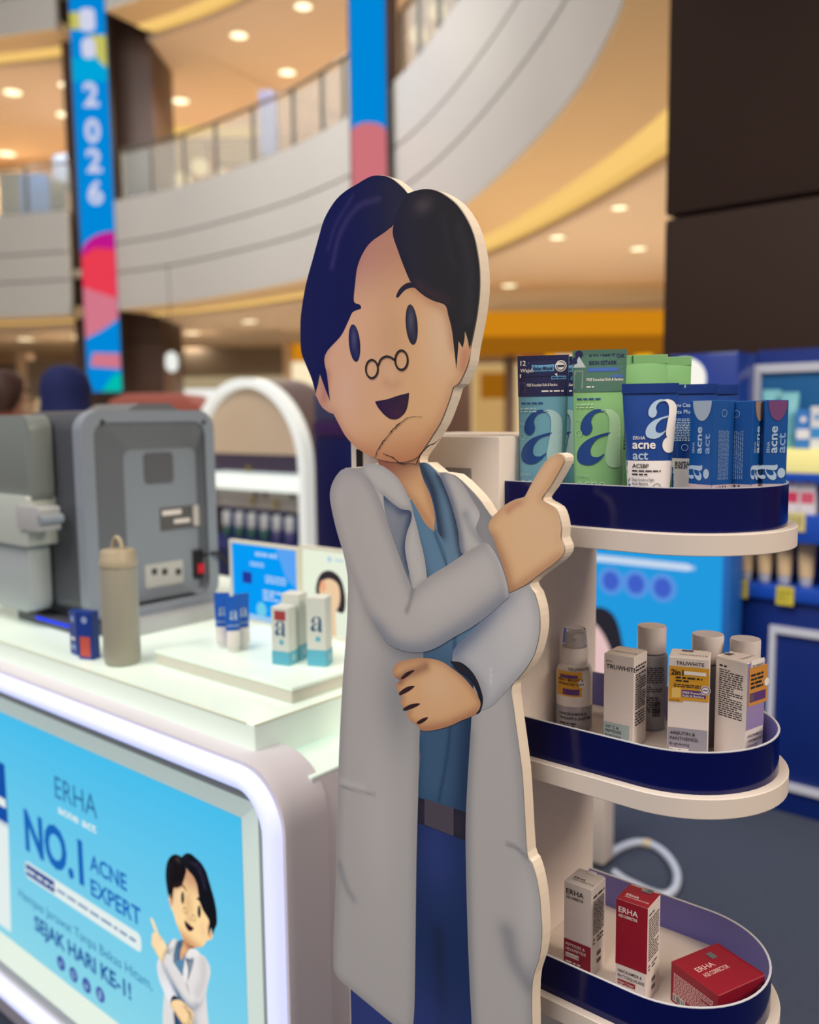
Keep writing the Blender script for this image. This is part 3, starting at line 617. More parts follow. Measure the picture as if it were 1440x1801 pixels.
# jar carton, low and wide
redc = mat('carton_crimson', (140, 20, 40), 0.4)
pA = at(1182, 1692, Z=z+.046); pB = at(1266, 1753, Z=z+.046); pC = at(1343, 1713, Z=z+.046)
th = math.atan2(pB.y-pA.y, pB.x-pA.x); w_ = (pB-pA).length; d_ = (pC-pB).length; h_ = .046
ctr = (pA+pC)/2
t = carton('corrector_jar_carton', 'low wide crimson jar carton at the rounded end of bottom tray', (ctr.x, ctr.y, z), th, w_, d_, h_, redc, 'cartons on the bottom tray')
fm = surf('f', w_, d_, .0004); fr = surf('r', w_, d_, .0004)
pinkp = mat('print_pink', (222, 180, 178), .5)
decal('fine_print', [fine(.005, .012, w_-.006, h_-.010, 13, 61)], fm, pinkp, t)
decal('barcode', [R(.004, .003, .022, .0115)], surf('f', w_, d_, .0004), wht, t)
decal('barcode_lines', [barcode(.0045, .0035, .0215, .011)], surf('f', w_, d_, .0007), ink, t)
rot = math.radians(90)
decal('lid_lettering', [T('ERHA', w_*.44, d_*.16, .0105, bold=.01, rot=rot), T('AGE CORRECTOR', w_*.44+.010, d_*.16, .0085, bold=.01, rot=rot, wid=d_*.52)], topsurf(w_, d_, h_), pinkp, t)
decal('side_lettering', [T('ERHA', .006, .022, .0075, bold=.01), T('AGE CORRECTOR', .006, .0145, .0062, bold=.01, wid=d_*.42), ], fr, pinkp, t)
decal('side_emblem', [annulus(d_-.008, h_-.014, .0040, .0046)], fr, pinkp, t)
MB().box(-w_/2+.010, d_/2*.2, h_+.0003, -w_/2+.020, d_/2*.42, h_+.0009).build('seal_tab', mat('foil_seal', (150, 150, 154)), t)

# ---- top tray
z = ZF[0]+.0002
def tube_shape(h_, wt, wb_, db_):
    def wd(v):
        t = min(max((v-.022)/(h_-.022), 0), 1)
        return (wb_+(wt-wb_)*t)/2, max(db_/2*(1-t**1.6), .0008)
    return wd
def tube(name, label, cat, px, Y, rz, h_, wt, wb_, db_, bodym, capmat, group):
    p = at(px, 800, Y=Y); t = thing(name, label, cat, (p.x, Y, z), rz, group)
    wd = tube_shape(h_, wt, wb_, db_); rings = []
    zs = [.020, .022]+[.022+(h_-.031-.022)*k/14 for k in range(1, 15)]
    for v in zs:
        a, b_ = wd(v); rings.append([(a*math.cos(q), b_*math.sin(q), v) for q in [2*PI*k/32 for k in range(32)]])
    a, b_ = wd(h_-.009); 
    for v, bb in ((h_-.012, .0016), (h_-.009, .0008)): rings.append([(wd(v)[0]*math.cos(q), bb*math.sin(q), v) for q in [2*PI*k/32 for k in range(32)]])
    MB().loft(rings).build('body', bodym, t, smooth=60)
    MB().box(-wt/2, -.0009, h_-.010, wt/2, .0009, h_).build('crimp', bodym, t, bevel=.0003, seg=1)
    MB().lathe([(wb_*.40, 0), (wb_*.43, .001), (wb_*.43, .0195), (wb_*.40, .0205)], 32).build('cap', capmat, t, smooth=40)
    def fmap(u, v, off=.0006):
        a, b_ = wd(v); x = max(-a*.999, min(a*.999, u))
        if v > h_-.010: yy = .0009
        else:
            yy = b_*math.sqrt(max(0, 1-(x/a)**2)); yy = max(yy, .0012)
        return (x, -yy-off, v)
    return t, fmap, wd
teal = mat('tube_teal', (108, 166, 188), 0.32, coat=.3)
green = mat('tube_green', (138, 192, 128), 0.32, coat=.3)
blue = mat('tube_blue', (16, 64, 142), 0.3, coat=.3)
inkb = mat('print_navy', (24, 68, 136), .4)
tealL = mat('print_teal_pale', (168, 204, 208), .4); greenL = mat('print_green_pale', (172, 214, 168), .4)
def sub(poly_items, fmap): return poly_items
def grid_poly(pts, sp_):
    O = [tuple(p) for p in pts]; P, Fc, _ = region_mesh(O, (0, 0, 0), [], sp_); return ([tuple(p) for p in P], Fc)
def biga_on(fmap, u, v, size, mh, ms, t, off=.0007):
    fm_ = lambda a, b_: fmap(a, b_, off)
    for nm, P, mm in (('logo_hook', A_HOOK, mh), ('logo_bowl', A_BOWL, mh), ('logo_stem', A_STEM, ms)):
        V, Fc = grid_poly([(u+x*size, v+y*size) for (x, y) in P], size*.07)
        decal(nm, [(V, Fc)], fm_, mm, t)
def strip(fmap, u0, v0, u1, v1, nu=10, nv=2):
    V = [(u0+(u1-u0)*i/nu, v0+(v1-v0)*j/nv) for j in range(nv+1) for i in range(nu+1)]
    return (V, [(j*(nu+1)+i, j*(nu+1)+i+1, (j+1)*(nu+1)+i+1, (j+1)*(nu+1)+i) for j in range(nv) for i in range(nu)])
GT = 'face wash tubes on the top tray'
skyb = mat('print_sky', (88, 150, 196), .4); foilg = mat('foil_green', (92, 132, 118), .25, metal=.3); navyst = mat('sticker_navy', (34, 36, 84), .25, coat=.4)
def front_tube(label, px, Y, rz, h_, bodym, palem, kind):
    t, fm, wd = tube('face_wash_tube', label, 'tube', px, Y, rz, h_, .0570, .050, .036, bodym, bodym, GT)
    o6 = lambda u, v: fm(u, v, .0006); o8 = lambda u, v: fm(u, v, .0009); o10 = lambda u, v: fm(u, v, .0012)
    biga_on(fm, -.0235, .058, .047, inkb, palem, t)
    decal('lettering', [T('acne', -.0215, .036, .0165, bold=.01), T('ERHA', -.0225, .0475, .0055)], o8, palem, t)
    decal('dark_lettering', [T('act', -.0205, .022, .0165, bold=.01), fine(-.023, h_-.053, .002, h_-.050, 1, 3)], o8, inkb, t)
    decal('fine_print', [fine(-.024, h_-.062, .006, h_-.056, 2, 7, just=False), T('100g', -.024, h_-.075, .0035)], o8, palem, t)
    decal('emblem', [annulus(-.0205, h_-.088, .003, .0036, n=20)], o8, palem, t)
    decal('sticker', [strip(fm, -.0288, h_-.044, .0288, h_+.0005, 12, 8)], o6, navyst if kind == 't' else foilg, t)
    if kind == 't':
        decal('sticker_panel', [strip(fm, -.012, h_-.017, .013, h_-.008, 6, 2), strip(fm, .010, h_-.026, .026, h_-.022, 6, 1)], o8, skyb, t)
        decal('sticker_white_lettering', [T('12', -.025, h_-.010, .0075, bold=.02), T('jam', -.016, h_-.009, .0035), T('Wajah', -.025, h_-.0175, .0058, bold=.01), R(-.0255, h_-.0235, .0165, h_-.0195), T('FREE Konsultasi Kulit & Rambut', -.017, h_-.033, .0042, bold=.01, wid=.034), fine(.0, h_-.040, .024, h_-.037, 1, 8)], o8, wht, t)
        decal('sticker_lettering', [T('Bebas Minyak', -.0105, h_-.0155, .006, bold=.02, shear=.15, wid=.022), fine(-.024, h_-.0228, .015, h_-.0203, 1, 6), fine(.011, h_-.0252, .025, h_-.0228, 1, 5)], o10, navyst, t)
        decal('sticker_seal', [disc(.020, h_-.0115, .0062)], o8, wht, t); decal('seal_ring', [annulus(.020, h_-.0115, .0042, .005), R(.0165, h_-.0125, .0235, h_-.0105)], o10, navyst, t)
        decal('sticker_blank', [R(-.0265, h_-.040, -.018, h_-.028)], o8, mat('sticker_violet', (66, 62, 112), .3), t)
    else:
        decal('sticker_lettering', [T('BUSA LEMBUT GAK', -.0105, h_-.0085, .0062, bold=.02, wid=.037), T('BIKIN KETARIK', -.0105, h_-.0155, .0062, bold=.02, wid=.029)], o8, navyst, t)
        decal('sticker_panel', [strip(fm, -.012, h_-.0225, .020, h_-.0185, 6, 1), strip(fm, .012, h_-.029, .026, h_-.0265, 6, 1)], o8, mat('sticker_blue', (74, 110, 190), .25), t)
        decal('sticker_peak', [([(-.0275, h_-.018), (-.0215, h_-.006), (-.014, h_-.018)], [(0, 1, 2)])], o8, mat('sticker_silver', (190, 204, 206), .25), t)
        decal('sticker_white_lettering', [T('FREE Konsultasi Kulit & Rambut', -.013, h_-.0325, .0042, bold=.01, wid=.038), fine(-.013, h_-.040, -.005, h_-.0375, 1, 3)], o8, wht, t)
        decal('sticker_badge', [disc(-.0215, h_-.004, .0042), disc(-.0255, h_-.0105, .0036)], o8, navyst, t)
        decal('sticker_blank', [R(-.0265, h_-.0405, -.0165, h_-.021)], o8, mat('sticker_moss', (126, 152, 138), .3), t)
    return t
T1 = front_tube('teal face wash tube with navy sticker, frontmost beside the pointing finger', 954, .848, math.radians(20), .1790, teal, tealL, 't')
front_tube('teal face wash tube half hidden behind the front teal tube', 988, .897, math.radians(20), .1800, teal, tealL, 't')
front_tube('light green face wash tube with foil sticker, facing the front', 1052, .862, math.radians(26), .1825, green, greenL, 'g')
def back_tube(label, px, Y, rz, h_):
    t, fm, wd = tube('face_wash_tube', label, 'tube', px, Y, rz, h_, .0500, .046, .034, green, green, GT)
    o8 = lambda u, v: fm(u, v, .0007)
    decal('lettering', [fine(-.021, h_-.052, .016, h_-.034, 5, 12, just=False), fine(-.021, h_-.105, .016, h_-.060, 11, 13), R(-.0135, h_-.0085, -.0120, h_-.0005)], o8, mat('print_darkgreen', (40, 92, 56), .5), t)
back_tube('light green tube turned to its back, behind the front blue tube', 1130, .928, math.radians(22), .1795)
back_tube('light green tube at the back, rightmost of the green tubes', 1172, .968, math.radians(20), .1785)
GB = 'blue scrub tubes on the top tray'
# blue front tube
def blue_tube(label, px, Y, rz, h_, wt, front=True):
    t, fm, wd = tube('scrub_tube', label, 'tube', px, Y, rz, h_, wt, .040, .034, blue, wht, GB)
    o6 = lambda u, v: fm(u, v, .0005); o8 = lambda u, v: fm(u, v, .0009); o10 = lambda u, v: fm(u, v, .0013)
    decal('white_foot', [strip(fm, -.0275, .0205, .0275, .067, 16, 6)], o6, wht, t)
    decal('crimp_band', [strip(fm, -wt/2, h_-.010, wt/2, h_, 6, 1)], o6, mat('tube_blue_dark', (20, 54, 126), .3), t)
    if front:
        biga_on(fm, -.0045, h_-.058, .0315, mat('print_iceblue', (172, 196, 220), .4), wht, t)
        decal('logo_dot', [grid_poly(circ(.0195, .083, .0065, .0080), .002)], o8, wht, t)
        decal('lettering', [T('acne', -.0165, .0795, .0125, bold=.02), T('ERHA', -.016, .0885, .0050)], o8, wht, t)
        decal('pale_lettering', [T('act', -.0160, .0685, .0125, bold=.02), ], o8, mat('print_iceblue', (172, 196, 220), .4), t)
        decal('foot_lettering', [T('ACSBP', -.0165, .0600, .0056, bold=.02), fine(-.0165, .0555, .012, .0580, 1, 5), fine(-.0165, .0520, .000, .0545, 1, 6), T('Daily Scrub to Fight', -.0165, .0465, .0042, wid=.022), T('Acne Bacteria', -.0165, .0425, .0042, wid=.016)], o10, ink, t)
        decal('emblem', [annulus(.0085, .0405, .0032, .0038, n=20)], o10, inkg, t)
    else:
        decal('lettering', [T('Acne Cleanser Scrub', -.021, h_-.024, .0058, bold=.01, wid=.038), T('Beta Plus', -.021, h_-.031, .0058, bold=.01), fine(-.021, .085, .021, h_-.036, 14, 31), R(-.009, h_-.0075, -.0075, h_-.0005)], o8, mat('print_iceblue', (172, 196, 220), .4), t)
        decal('emblem', [annulus(-.007, .0785, .0030, .0036, n=20), annulus(.003, .0785, .0030, .0036, n=20)], o8, mat('print_iceblue', (172, 196, 220), .4), t)
        decal('foot_lettering', [fine(-.017, .056, .004, .064, 4, 9)], o8, ink, t)
    return t
blue_tube('dark blue scrub tube with white foot, frontmost on the top tray', 1141, .858, math.radians(25), .1455, .0565)
blue_tube('dark blue scrub tube turned to its fine-print back, behind a carton', 1216, .925, math.radians(22), .1455, .0500, False)
blue_tube('dark blue scrub tube at the far back, only its upper corner showing', 1258, .958, math.radians(20), .1450, .0440, False)
# blue cartons
blC = mat('carton_blue', (14, 78, 152), 0.35); pinkf = mat('carton_foot_mauve', (198, 178, 184), .45)
def act_carton(label, loc, th, w_, d_, h_, dotcol, flip=False):
    t = carton('serum_box', label, loc, th, w_, d_, h_, blC, 'blue cartons on the top tray')
    for nm, fc, ww in (('f', 'f', w_), ('r', 'r', d_), ('l', 'l', d_)):
        decal('foot_band', [R(0, .0005, ww, .043)], surf(fc, w_, d_), pinkf, t)
    fm = surf('f', w_, d_, .0005); q = rot
    n = 24; half = [(w_*.55+w_*.40*math.cos(a), h_-.0005+.020*math.sin(a)) for a in [PI+PI*k/n for k in range(n+1)]]
    decal('corner_circle', [(half, [tuple(range(n+1))])], fm, mat('circle_%d_%d_%d' % dotcol, dotcol, .4), t)
    decal('lettering', [T('acne', w_*.56, .074, .0110, bold=.02, rot=q, wid=.027), T('ERHA', w_*.26, .0745, .0045, rot=q)]+biga(w_*.62, .0465, .0155, rot=q)+[disc(w_*.78, .054, .0038, .005)], fm, mat('print_iceblue', (172, 196, 220), .4), t)
    decal('pale_lettering', [T('act', w_*.90, .074, .0110, bold=.02, rot=q, wid=.020)], fm, mat('print_steel', (128, 160, 204), .4), t)
    for fc, ww, sd in (('r', d_, 71), ('l', d_, 72)):
        decal('fine_print', [fine(ww*.25, .048, ww*.75, h_-.030, 8, sd, vertical=True, fill=.4)], surf(fc, w_, d_, .0005), mat('print_steel', (128, 160, 204), .4), t)
        decal('emblem', [annulus(ww*.5, h_-.013, .0032, .0038, n=20)], surf(fc, w_, d_, .0005), mat('print_steel', (128, 160, 204), .4), t)
        decal('foot_print', [fine(ww*.2, .030, ww*.7, .042, 4, sd+4, vertical=True, fill=.4)], surf(fc, w_, d_, .0006), ink, t)
def yloc(px, Y, th, w_, d_, cx, cy):
    p = at(px, 800, Y=Y); ox, oy = cx*w_/2, cy*d_/2; c, s_ = math.cos(th), math.sin(th)
    return (p.x-(ox*c-oy*s_), p.y-(ox*s_+oy*c), z)
th = math.radians(-22); act_carton('blue carton with silver corner circle, edge turned to the front', yloc(1252, .868, th, .031, .030, 1, -1), th, .031, .030, .1275, (160, 176, 196))
th = math.radians(86); act_carton('blue carton with tan corner circle, wedged between two blue cartons', yloc(1322, .896, th, .028, .034, -1, -1), th, .028, .034, .1265, (150, 128, 116))
th = math.radians(34); act_carton('blue carton with plum corner circle, last at the rounded end', yloc(1342, .912, th, .023, .020, -1, -1), th, .023, .020, .1270, (112, 66, 116))

# ------------------------------------------------------------------ lit counter with light-box front
HT = 0.936
counterW = mat('counter_white', (206, 204, 208), 0.4)
litW = mat('lit_acrylic', (228, 244, 232), 0.35, emit=0.22)
frameW = mat('lit_frame', (222, 238, 226), 0.35, emit=0.30)
ledM = mat('led_tube', (204, 210, 255), 0.4, emit=0.80)
greyP = mat('panel_grey', (224, 220, 228), 0.45)
XR, XL, YCF, YCB = -1.020, -2.75, 0.838, 1.62
counter = thing('counter', 'white counter with glowing top and blue light-box front', 'counter', ((XR+XL)/2, YCF, 0))
CO = Vector(((XR+XL)/2, YCF, 0))
def K(x, y, z_): return (x-CO.x, y-CO.y, z_)
MB().box(*K(XL, YCF+.03, 0), *K(-.928, YCB, .866)).build('body', greyP, counter, bevel=.004)
MB().box(*K(XL, YCF+.03, .8662), *K(-.9282, YCB, .8695)).build('ledge', frameW, counter)  # ledge emits a little, standing in for light spilling from the worktop
MB().box(*K(XL, YCF, .873), *K(XR, YCB, HT)).build('worktop', litW, counter, bevel=.0015, seg=1)
MB().box(*K(XL, YCF-.0015, HT+.0001), *K(XR-.02, YCF+.001, HT+.0009)).build('worktop_seam', mat('seam_cream', (214, 208, 178), .5), counter)
MB().box(*K(XR-.001, YCF, HT-.001), *K(XR+.0012, YCB, HT+.0009)).build('worktop_seam', mat('seam_cream', (214, 208, 178)), counter)
X0, X1, Z0, Z1 = -2.52, -0.925, 0.165, 0.884       # light-box front panel
outer = rrect(X0-.012, Z0-.012, X1+.012, Z1+.012, .085); mid = rrect(X0+.028, Z0+.028, X1-.028, Z1-.028, .05)
off = lambda P: [(x-CO.x, z_) for (x, z_) in P]
MB().ring(off(outer), off(mid), .80-CO.y, .885-CO.y).build('front_panel', greyP, counter, smooth=40)
path = [K(x, .800, z_) for (x, z_) in rrect(X0+.012, Z0+.012, X1-.012, Z1-.012, .07, 10)]
led = MB().sweep(path, .0175, 12, closed=True).build('led_tube', ledM, counter, smooth=60)
YSG = .832
SX0, SX1, SZ0, SZ1 = -2.36, -1.052, .262, .783      # printed sign (behind the frame's inner edge)
inn = [(SX0, SZ0), (SX1, SZ0), (SX1, SZ1), (SX0, SZ1)]
mx0, mx1, mz0, mz1 = X0+.030, X1-.030, Z0+.030, Z1-.030
bev = MB()
O4 = [(mx0, mz0), (mx1, mz0), (mx1, mz1), (mx0, mz1)]
for i in range(4):
    a, b_ = O4[i], O4[(i+1) % 4]; c_, d_ = inn[(i+1) % 4], inn[i]
    bar = MB(); am = ((a[0]*2+d_[0])/3, (a[1]*2+d_[1])/3); bm_ = ((b_[0]*2+c_[0])/3, (b_[1]*2+c_[1])/3)
    bar.quad(K(a[0], .812, a[1]), K(b_[0], .812, b_[1]), K(bm_[0], .8125, bm_[1]), K(am[0], .8125, am[1]))
    bar.build('reveal', mat('reveal_grey', (176, 184, 178), .5), counter, normals=False)
    bar = MB(); bar.quad(K(am[0], .8125, am[1]), K(bm_[0], .8125, bm_[1]), K(c_[0], YSG+.001, c_[1]), K(d_[0], YSG+.001, d_[1]))
    bar.build('inner_frame', frameW, counter, normals=False)
def SG(px, py): q = at(px, py, Y=YSG); return (q.x, q.z)
signT = MB(); gx = [SX0+(SX1-SX0)*i/30 for i in range(31)]; gz = [SZ0+(SZ1-SZ0)*j/14 for j in range(15)]
V = [K(x, YSG, z_) for z_ in gz for x in gx]; signT.add(V, [(j*31+i, j*31+i+1, (j+1)*31+i+1, (j+1)*31+i) for j in range(14) for i in range(30)])
sign = signT.build('sign_face', None, counter, normals=False)
SGM = attr_mat('sign_print', .4, emit=1.0)
sign.data.materials.append(SGM)
ca = sign.data.color_attributes.new('Col', 'FLOAT_COLOR', 'POINT')
cA, cB = np.array(rgb(72, 190, 236)), np.array(rgb(140, 214, 232)); buf = []
for v in sign.data.vertices:
    t_ = min(max((v.co.z-SZ0)/(SZ1-SZ0), 0), 1); buf += list(cB*(1-t_)+cA*t_)+[1]
ca.data.foreach_set('color', buf)
def emat(name, c_, e=.9): return mat(name, c_, .4, emit=e) if False else emis(name, c_, e)
def emis(name, c_, e=.9):
    if name in MATS: return MATS[name]
    M = bpy.data.materials.new(name); M.use_nodes = True; b_ = M.node_tree.nodes['Principled BSDF']
    b_.inputs['Base Color'].default_value = (0, 0, 0, 1); b_.inputs['Emission Color'].default_value = (*rgb(*c_), 1); b_.inputs['Emission Strength'].default_value = e; b_.inputs['Specular IOR Level'].default_value = 0.0
    MATS[name] = M; return M
def sg_text(s, L, Rr, top, bold=0.0):
    a, c_, t_ = SG(*L), SG(*Rr), SG(*top)
    return T(s, a[0], (a[1]+c_[1])/2, abs(t_[1]-a[1])/.70, bold=bold, wid=c_[0]-a[0])
sgm = lambda k: (lambda u, v: K(u, YSG-.0008*k, v))
navE, bluE, whE, dkE = emis('sign_navy', (38, 96, 168)), emis('sign_blue', (28, 108, 196)), emis('sign_white', (238, 250, 248)), emis('sign_slate', (52, 118, 170))
decal('brand_lettering', [sg_text('ERHA', (98, 1402), (172, 1440), (97, 1364), .0)], sgm(1), dkE, sign)
decal('sub_brand_lettering', [sg_text('acne act', (103, 1431), (170, 1464), (103, 1416), .02)], sgm(1), whE, sign)
decal('headline_lettering', [sg_text('NO.1', (46, 1490), (149, 1557), (45, 1423), .035)], sgm(1), bluE, sign)
decal('headline_lettering', [sg_text('ACNE', (159, 1529), (224, 1567), (159, 1502), .02), sg_text('EXPERT', (161, 1574), (249, 1628), (161, 1546), .02)], sgm(1), bluE, sign)
a, c_ = SG(47, 1538), SG(249, 1652)
pz0, pz1 = SG(47, 1540)[1], SG(47, 1514)[1]
decal('white_pill', [poly(rrect(a[0]-.004, pz0-.002, SG(249, 1660)[0], pz1, .012, 5))], sgm(1), whE, sign)
nx1 = SG(97, 1560)[0]
decal('navy_pill', [R(a[0]+.002, pz0+.004, nx1, pz1-.005)], sgm(2), emis('sign_deepblue', (36, 66, 150)), sign)
decal('pill_lettering', [fine(nx1+.01, pz0+.008, SG(240, 1650)[0], pz1-.011, 1, 5, fill=.4), ], sgm(2), emis('sign_grey', (120, 150, 190)), sign)
decal('pill_white_lettering', [fine(a[0]+.006, pz0+.009, nx1-.004, pz1-.010, 1, 6, fill=.4)], sgm(3), whE, sign)
decal('slogan_lettering', [sg_text('Hempas Jerawat Tanpa Bekas Hitam,', (34, 1572), (269, 1748), (34, 1556), .0)], sgm(1), emis('sign_paleblue', (46, 124, 178)), sign)
decal('headline_lettering', [sg_text('SEJAK HARI KE-1!', (62, 1630), (232, 1763), (62, 1606), .03)], sgm(1), navE, sign)
for k, (px, py) in enumerate(((108, 1694), (130, 1714), (153, 1733), (177, 1749))):
    cc = SG(px, py); bd_ = decal('badge', [disc(cc[0], cc[1], .0155)], sgm(1), emis('sign_badge', (64, 84, 172)), sign)
    sym = [[R(cc[0]-.007, cc[1]-.002, cc[0]+.007, cc[1]+.002), R(cc[0]-.002, cc[1]-.007, cc[0]+.002, cc[1]+.007)], [annulus(cc[0], cc[1], .004, .008)], [disc(cc[0], cc[1]-.002, .007, .005), R(cc[0]-.001, cc[1], cc[0]+.001, cc[1]+.009)], [R(cc[0]-.005, cc[1]-.009, cc[0]+.005, cc[1]+.009)]][k]
    decal('badge_symbol', sym, sgm(2), emis('sign_badge_pale', (150, 190, 226)), sign)
# printed tube at the sign's left
q0, q1 = SG(0, 1340), SG(15, 1450)
decal('printed_tube', [R(q0[0]-.12, SG(0, 1448)[1], q1[0], q0[1])], sgm(1), emis('sign_tubeblue', (24, 84, 176)), sign)
decal('printed_tube_foot', [([(q0[0]-.12, SG(0, 1625)[1]), (SG(20, 1640)[0], SG(20, 1640)[1]), (q1[0], SG(15, 1450)[1]), (q0[0]-.12, SG(15, 1450)[1])], [(0, 1, 2, 3)])], sgm(1), whE, sign)
decal('printed_tube_lettering', [R(q1[0]-.05, SG(0, 1415)[1], q1[0]-.004, SG(0, 1400)[1])], sgm(2), whE, sign)
# the cartoon doctor printed on the sign, mirrored and small
hx, hz = SG(333, 1500); _, cz = SG(336, 1664); sc_ = (hz-cz)/317.0
def sgdoc(x, z_, k): return K(hx-(x-(-668))*sc_, YSG-.0010-.00003*k, hz+(z_-1662)*sc_)
for i, (nm, ol, base, ops, lb) in enumerate(REGIONS):
    if nm in ('shoe',): continue
    lim = 1662-(hz-SZ0-.002)/sc_
    oc = [(x, max(z_, lim)) for (x, z_) in ol]
    if max(p_[1] for p_ in oc) <= lim+1: continue
    o2 = []
    for p_ in oc:
        if not o2 or abs(p_[0]-o2[-1][0])+abs(p_[1]-o2[-1][1]) > .5: o2.append(p_)
    lite = lambda c3: tuple(min(255, v*1.12+10) for v in c3) if nm in ('coat_body', 'sleeve', 'lapel', 'face', 'hand') else c3
    region_obj(i, 'printed_'+nm, o2, lite(base), [o_ for o_ in ops if o_[0] != 'edge'], 9.0, sgdoc, SGM, sign)
inkE = emis('sign_ink', (40, 34, 40))
for (cx, cy, rx, ry) in ((656, 649, 10.6, 16), (708, 633.5, 11, 17)):
    m0 = bd((cx, cy)); V, Fc = annulus(m0[0], m0[1], 8.0, 10.0, 24, 1.1)
    decal('printed_spectacle_rim', [(V, Fc)], lambda u, v: sgdoc(u, v, 60), inkE, sign)

# ---- riser and goods on the counter
riser = thing('riser', 'low white glowing platform on the counter, carrying tubes and signs', 'platform', (-1.24, 1.16, HT+.001))
MB().box(-.195, -.217, 0, .189, .25, .020).build('platform', mat('riser_side', (206, 204, 190), .4, emit=.12), riser, bevel=.001, seg=1)
MB().box(-.196, -.218, .0205, .190, .251, .026).build('platform_top', litW, riser, bevel=.001, seg=1)
HR = HT+.0275
# tumbler
p = at(216, 1166, Z=HT)
tb = thing('tumbler', 'olive-grey steel drink tumbler with loop handle on the counter', 'bottle', (p.x, p.y, HT+.0005))
rt = .0345; olive = mat('tumbler_olive', (160, 156, 142), .42)
MB().lathe([(rt*.86, 0), (rt*.95, .003), (rt, .012), (rt, .178), (rt*.985, .186)], 40).build('body', olive, tb, smooth=40)
lid = MB().lathe([(rt*.98, .187), (rt*1.0, .189), (rt*1.0, .203), (rt*.94, .206), (rt*.94, .216), (rt*.88, .219), (rt*.4, .221)], 40).build('lid', mat('tumbler_lid', (176, 164, 140), .45), tb, smooth=40)
MB().sweep([(-.016*math.cos(a)*1.0+.0, .0, .218+.024*math.sin(a)) for a in [PI*k/14 for k in range(15)]], .0042, 10).build('handle', mat('tumbler_lid', (176, 164, 140)), lid, smooth=60)
# small blue sachet boxes by the tumbler
for k, (px, py, rz_, hh, lab) in enumerate(((140, 1150, -.1, .088, 'small blue carton leaning behind the tumbler, left one'), (158, 1158, .35, .094, 'small blue and red carton right beside the tumbler'))):
    p = at(px, py, Z=HT)
    t = thing('sample_carton', lab, 'box', (p.x, p.y, HT+.0005), rz_, 'sample cartons by the tumbler')
    MB().box(-.017, -.011, 0, .017, .011, hh).build('carton', mat('sample_blue', (22, 60, 150), .4), t, bevel=.0008, seg=1)
    fm = surf('f', .034, .022)
    decal('front_print', [disc(.017, hh-.016, .007), R(.008, .012, .026, .02)], fm, mat('sample_pale', (150, 170, 214), .4), t)
    decal('side_print', [R(.005, .006, .029, .045)] if k else [R(.006, .03, .026, .036)], surf('f', .034, .022, .0005), mat('sample_red', (206, 90, 76), .4) if k else wht, t)
# blue tubes standing together
for k, (px, py) in enumerate(((393, 1138), (411, 1146), (427, 1140))):
    p = at(px, py, Z=HR)
    t = thing('sample_tube', ['blue and white mini tube, left of three on the riser', 'blue and white mini tube, middle of three on the riser', 'blue and white mini tube, right of three, beside the blue sign'][k], 'tube', (p.x, p.y, HR), face_cam(p.x, p.y)-.2+.25*k, 'mini tubes on the riser')
    rings = [[(a*math.cos(q), b_*math.sin(q), v) for q in [2*PI*j/24 for j in range(24)]] for (v, a, b_) in ((.012, .012, .011), (.04, .0135, .010), (.07, .0145, .006), (.098, .015, .0012), (.106, .015, .0010))]
    MB().loft(rings).build('body', mat('sample_tube_blue', (24, 92, 190), .35), t, smooth=50)
    MB().lathe([(.0105, 0), (.011, .001), (.011, .012)], 24).build('cap', wht, t, smooth=40)
    wdf = lambda v: np.interp(v, [.012, .04, .07, .098, .106], [.011, .010, .006, .0012, .001])
    fm = lambda u, v: (u, -wdf(v)*math.sqrt(max(.05, 1-(u/.0155)**2))-.0009, v)
    decal('white_foot', [strip(None, -.0125, .012, .0125, .042, 8, 3)], fm, wht, t)
    decal('logo', biga(-.006, .062, .013)+[T('acne act', -.011, .050, .007, bold=.02, wid=.022)], lambda u, v: (fm(u, v)[0], fm(u, v)[1]-.0004, v), mat('print_iceblue', (172, 196, 220)), t)
# pale tester cartons with teal foot
def tester(label, px, py, rz_, h_, red=False):
    p = at(px, py, Z=HR); w_, d_ = .036, .030
    t = carton('tester_carton', label, (p.x, p.y, HR), rz_, w_, d_, h_, mat('tester_white', (214, 220, 214), .4), 'tester cartons on the riser')
    for fc, ww in (('f', w_), ('r', d_)): decal('foot_band', [R(0, .0004, ww, h_*.24)], surf(fc, w_, d_), mat('tester_teal', (92, 180, 206), .4), t)
    decal('logo', biga(w_*.20, h_*.50, .021), surf('f', w_, d_), mat('tester_ink', (52, 96, 134), .4), t)
    decal('logo_dot', [disc(w_*.58, h_*.40, .0048)], surf('f', w_, d_), mat('tester_teal', (92, 180, 206)), t)
    decal('emblem', [annulus(d_*.5, h_*.12, .003, .0045, 16)], surf('r', w_, d_, .0006), wht, t)
    if red: decal('red_patch', [R(w_*.2, h_*.78, w_*.85, h_*.94)], surf('f', w_, d_), mat('tester_red', (168, 64, 72), .4), t)
tester('pale tester carton with red patch, front left of the tester cartons', 502, 1166, .25, .104, True)
tester('tall pale tester carton behind the one with red patch', 520, 1158, .30, .122)
tester('pale tester carton standing alone next to the standee', 563, 1168, .42, .123)
# small swab tray / pen lying on the riser
p = at(352, 1143, Z=HT)
t = thing('sample_pen', 'small blue-tipped pen lying on the counter before the riser', 'pen', (p.x, p.y, HT+.0045), -.35)
MB().sweep([(-.012, 0, 0), (.045, 0, 0)], .0035, 12).build('barrel', mat('pen_dark', (70, 72, 84), .4), t, smooth=50)
MB().sweep([(-.030, 0, 0), (-.012, 0, 0)], [.0025, .0042], 12).build('tip', mat('pen_blue', (38, 60, 190), .4), t, smooth=50)
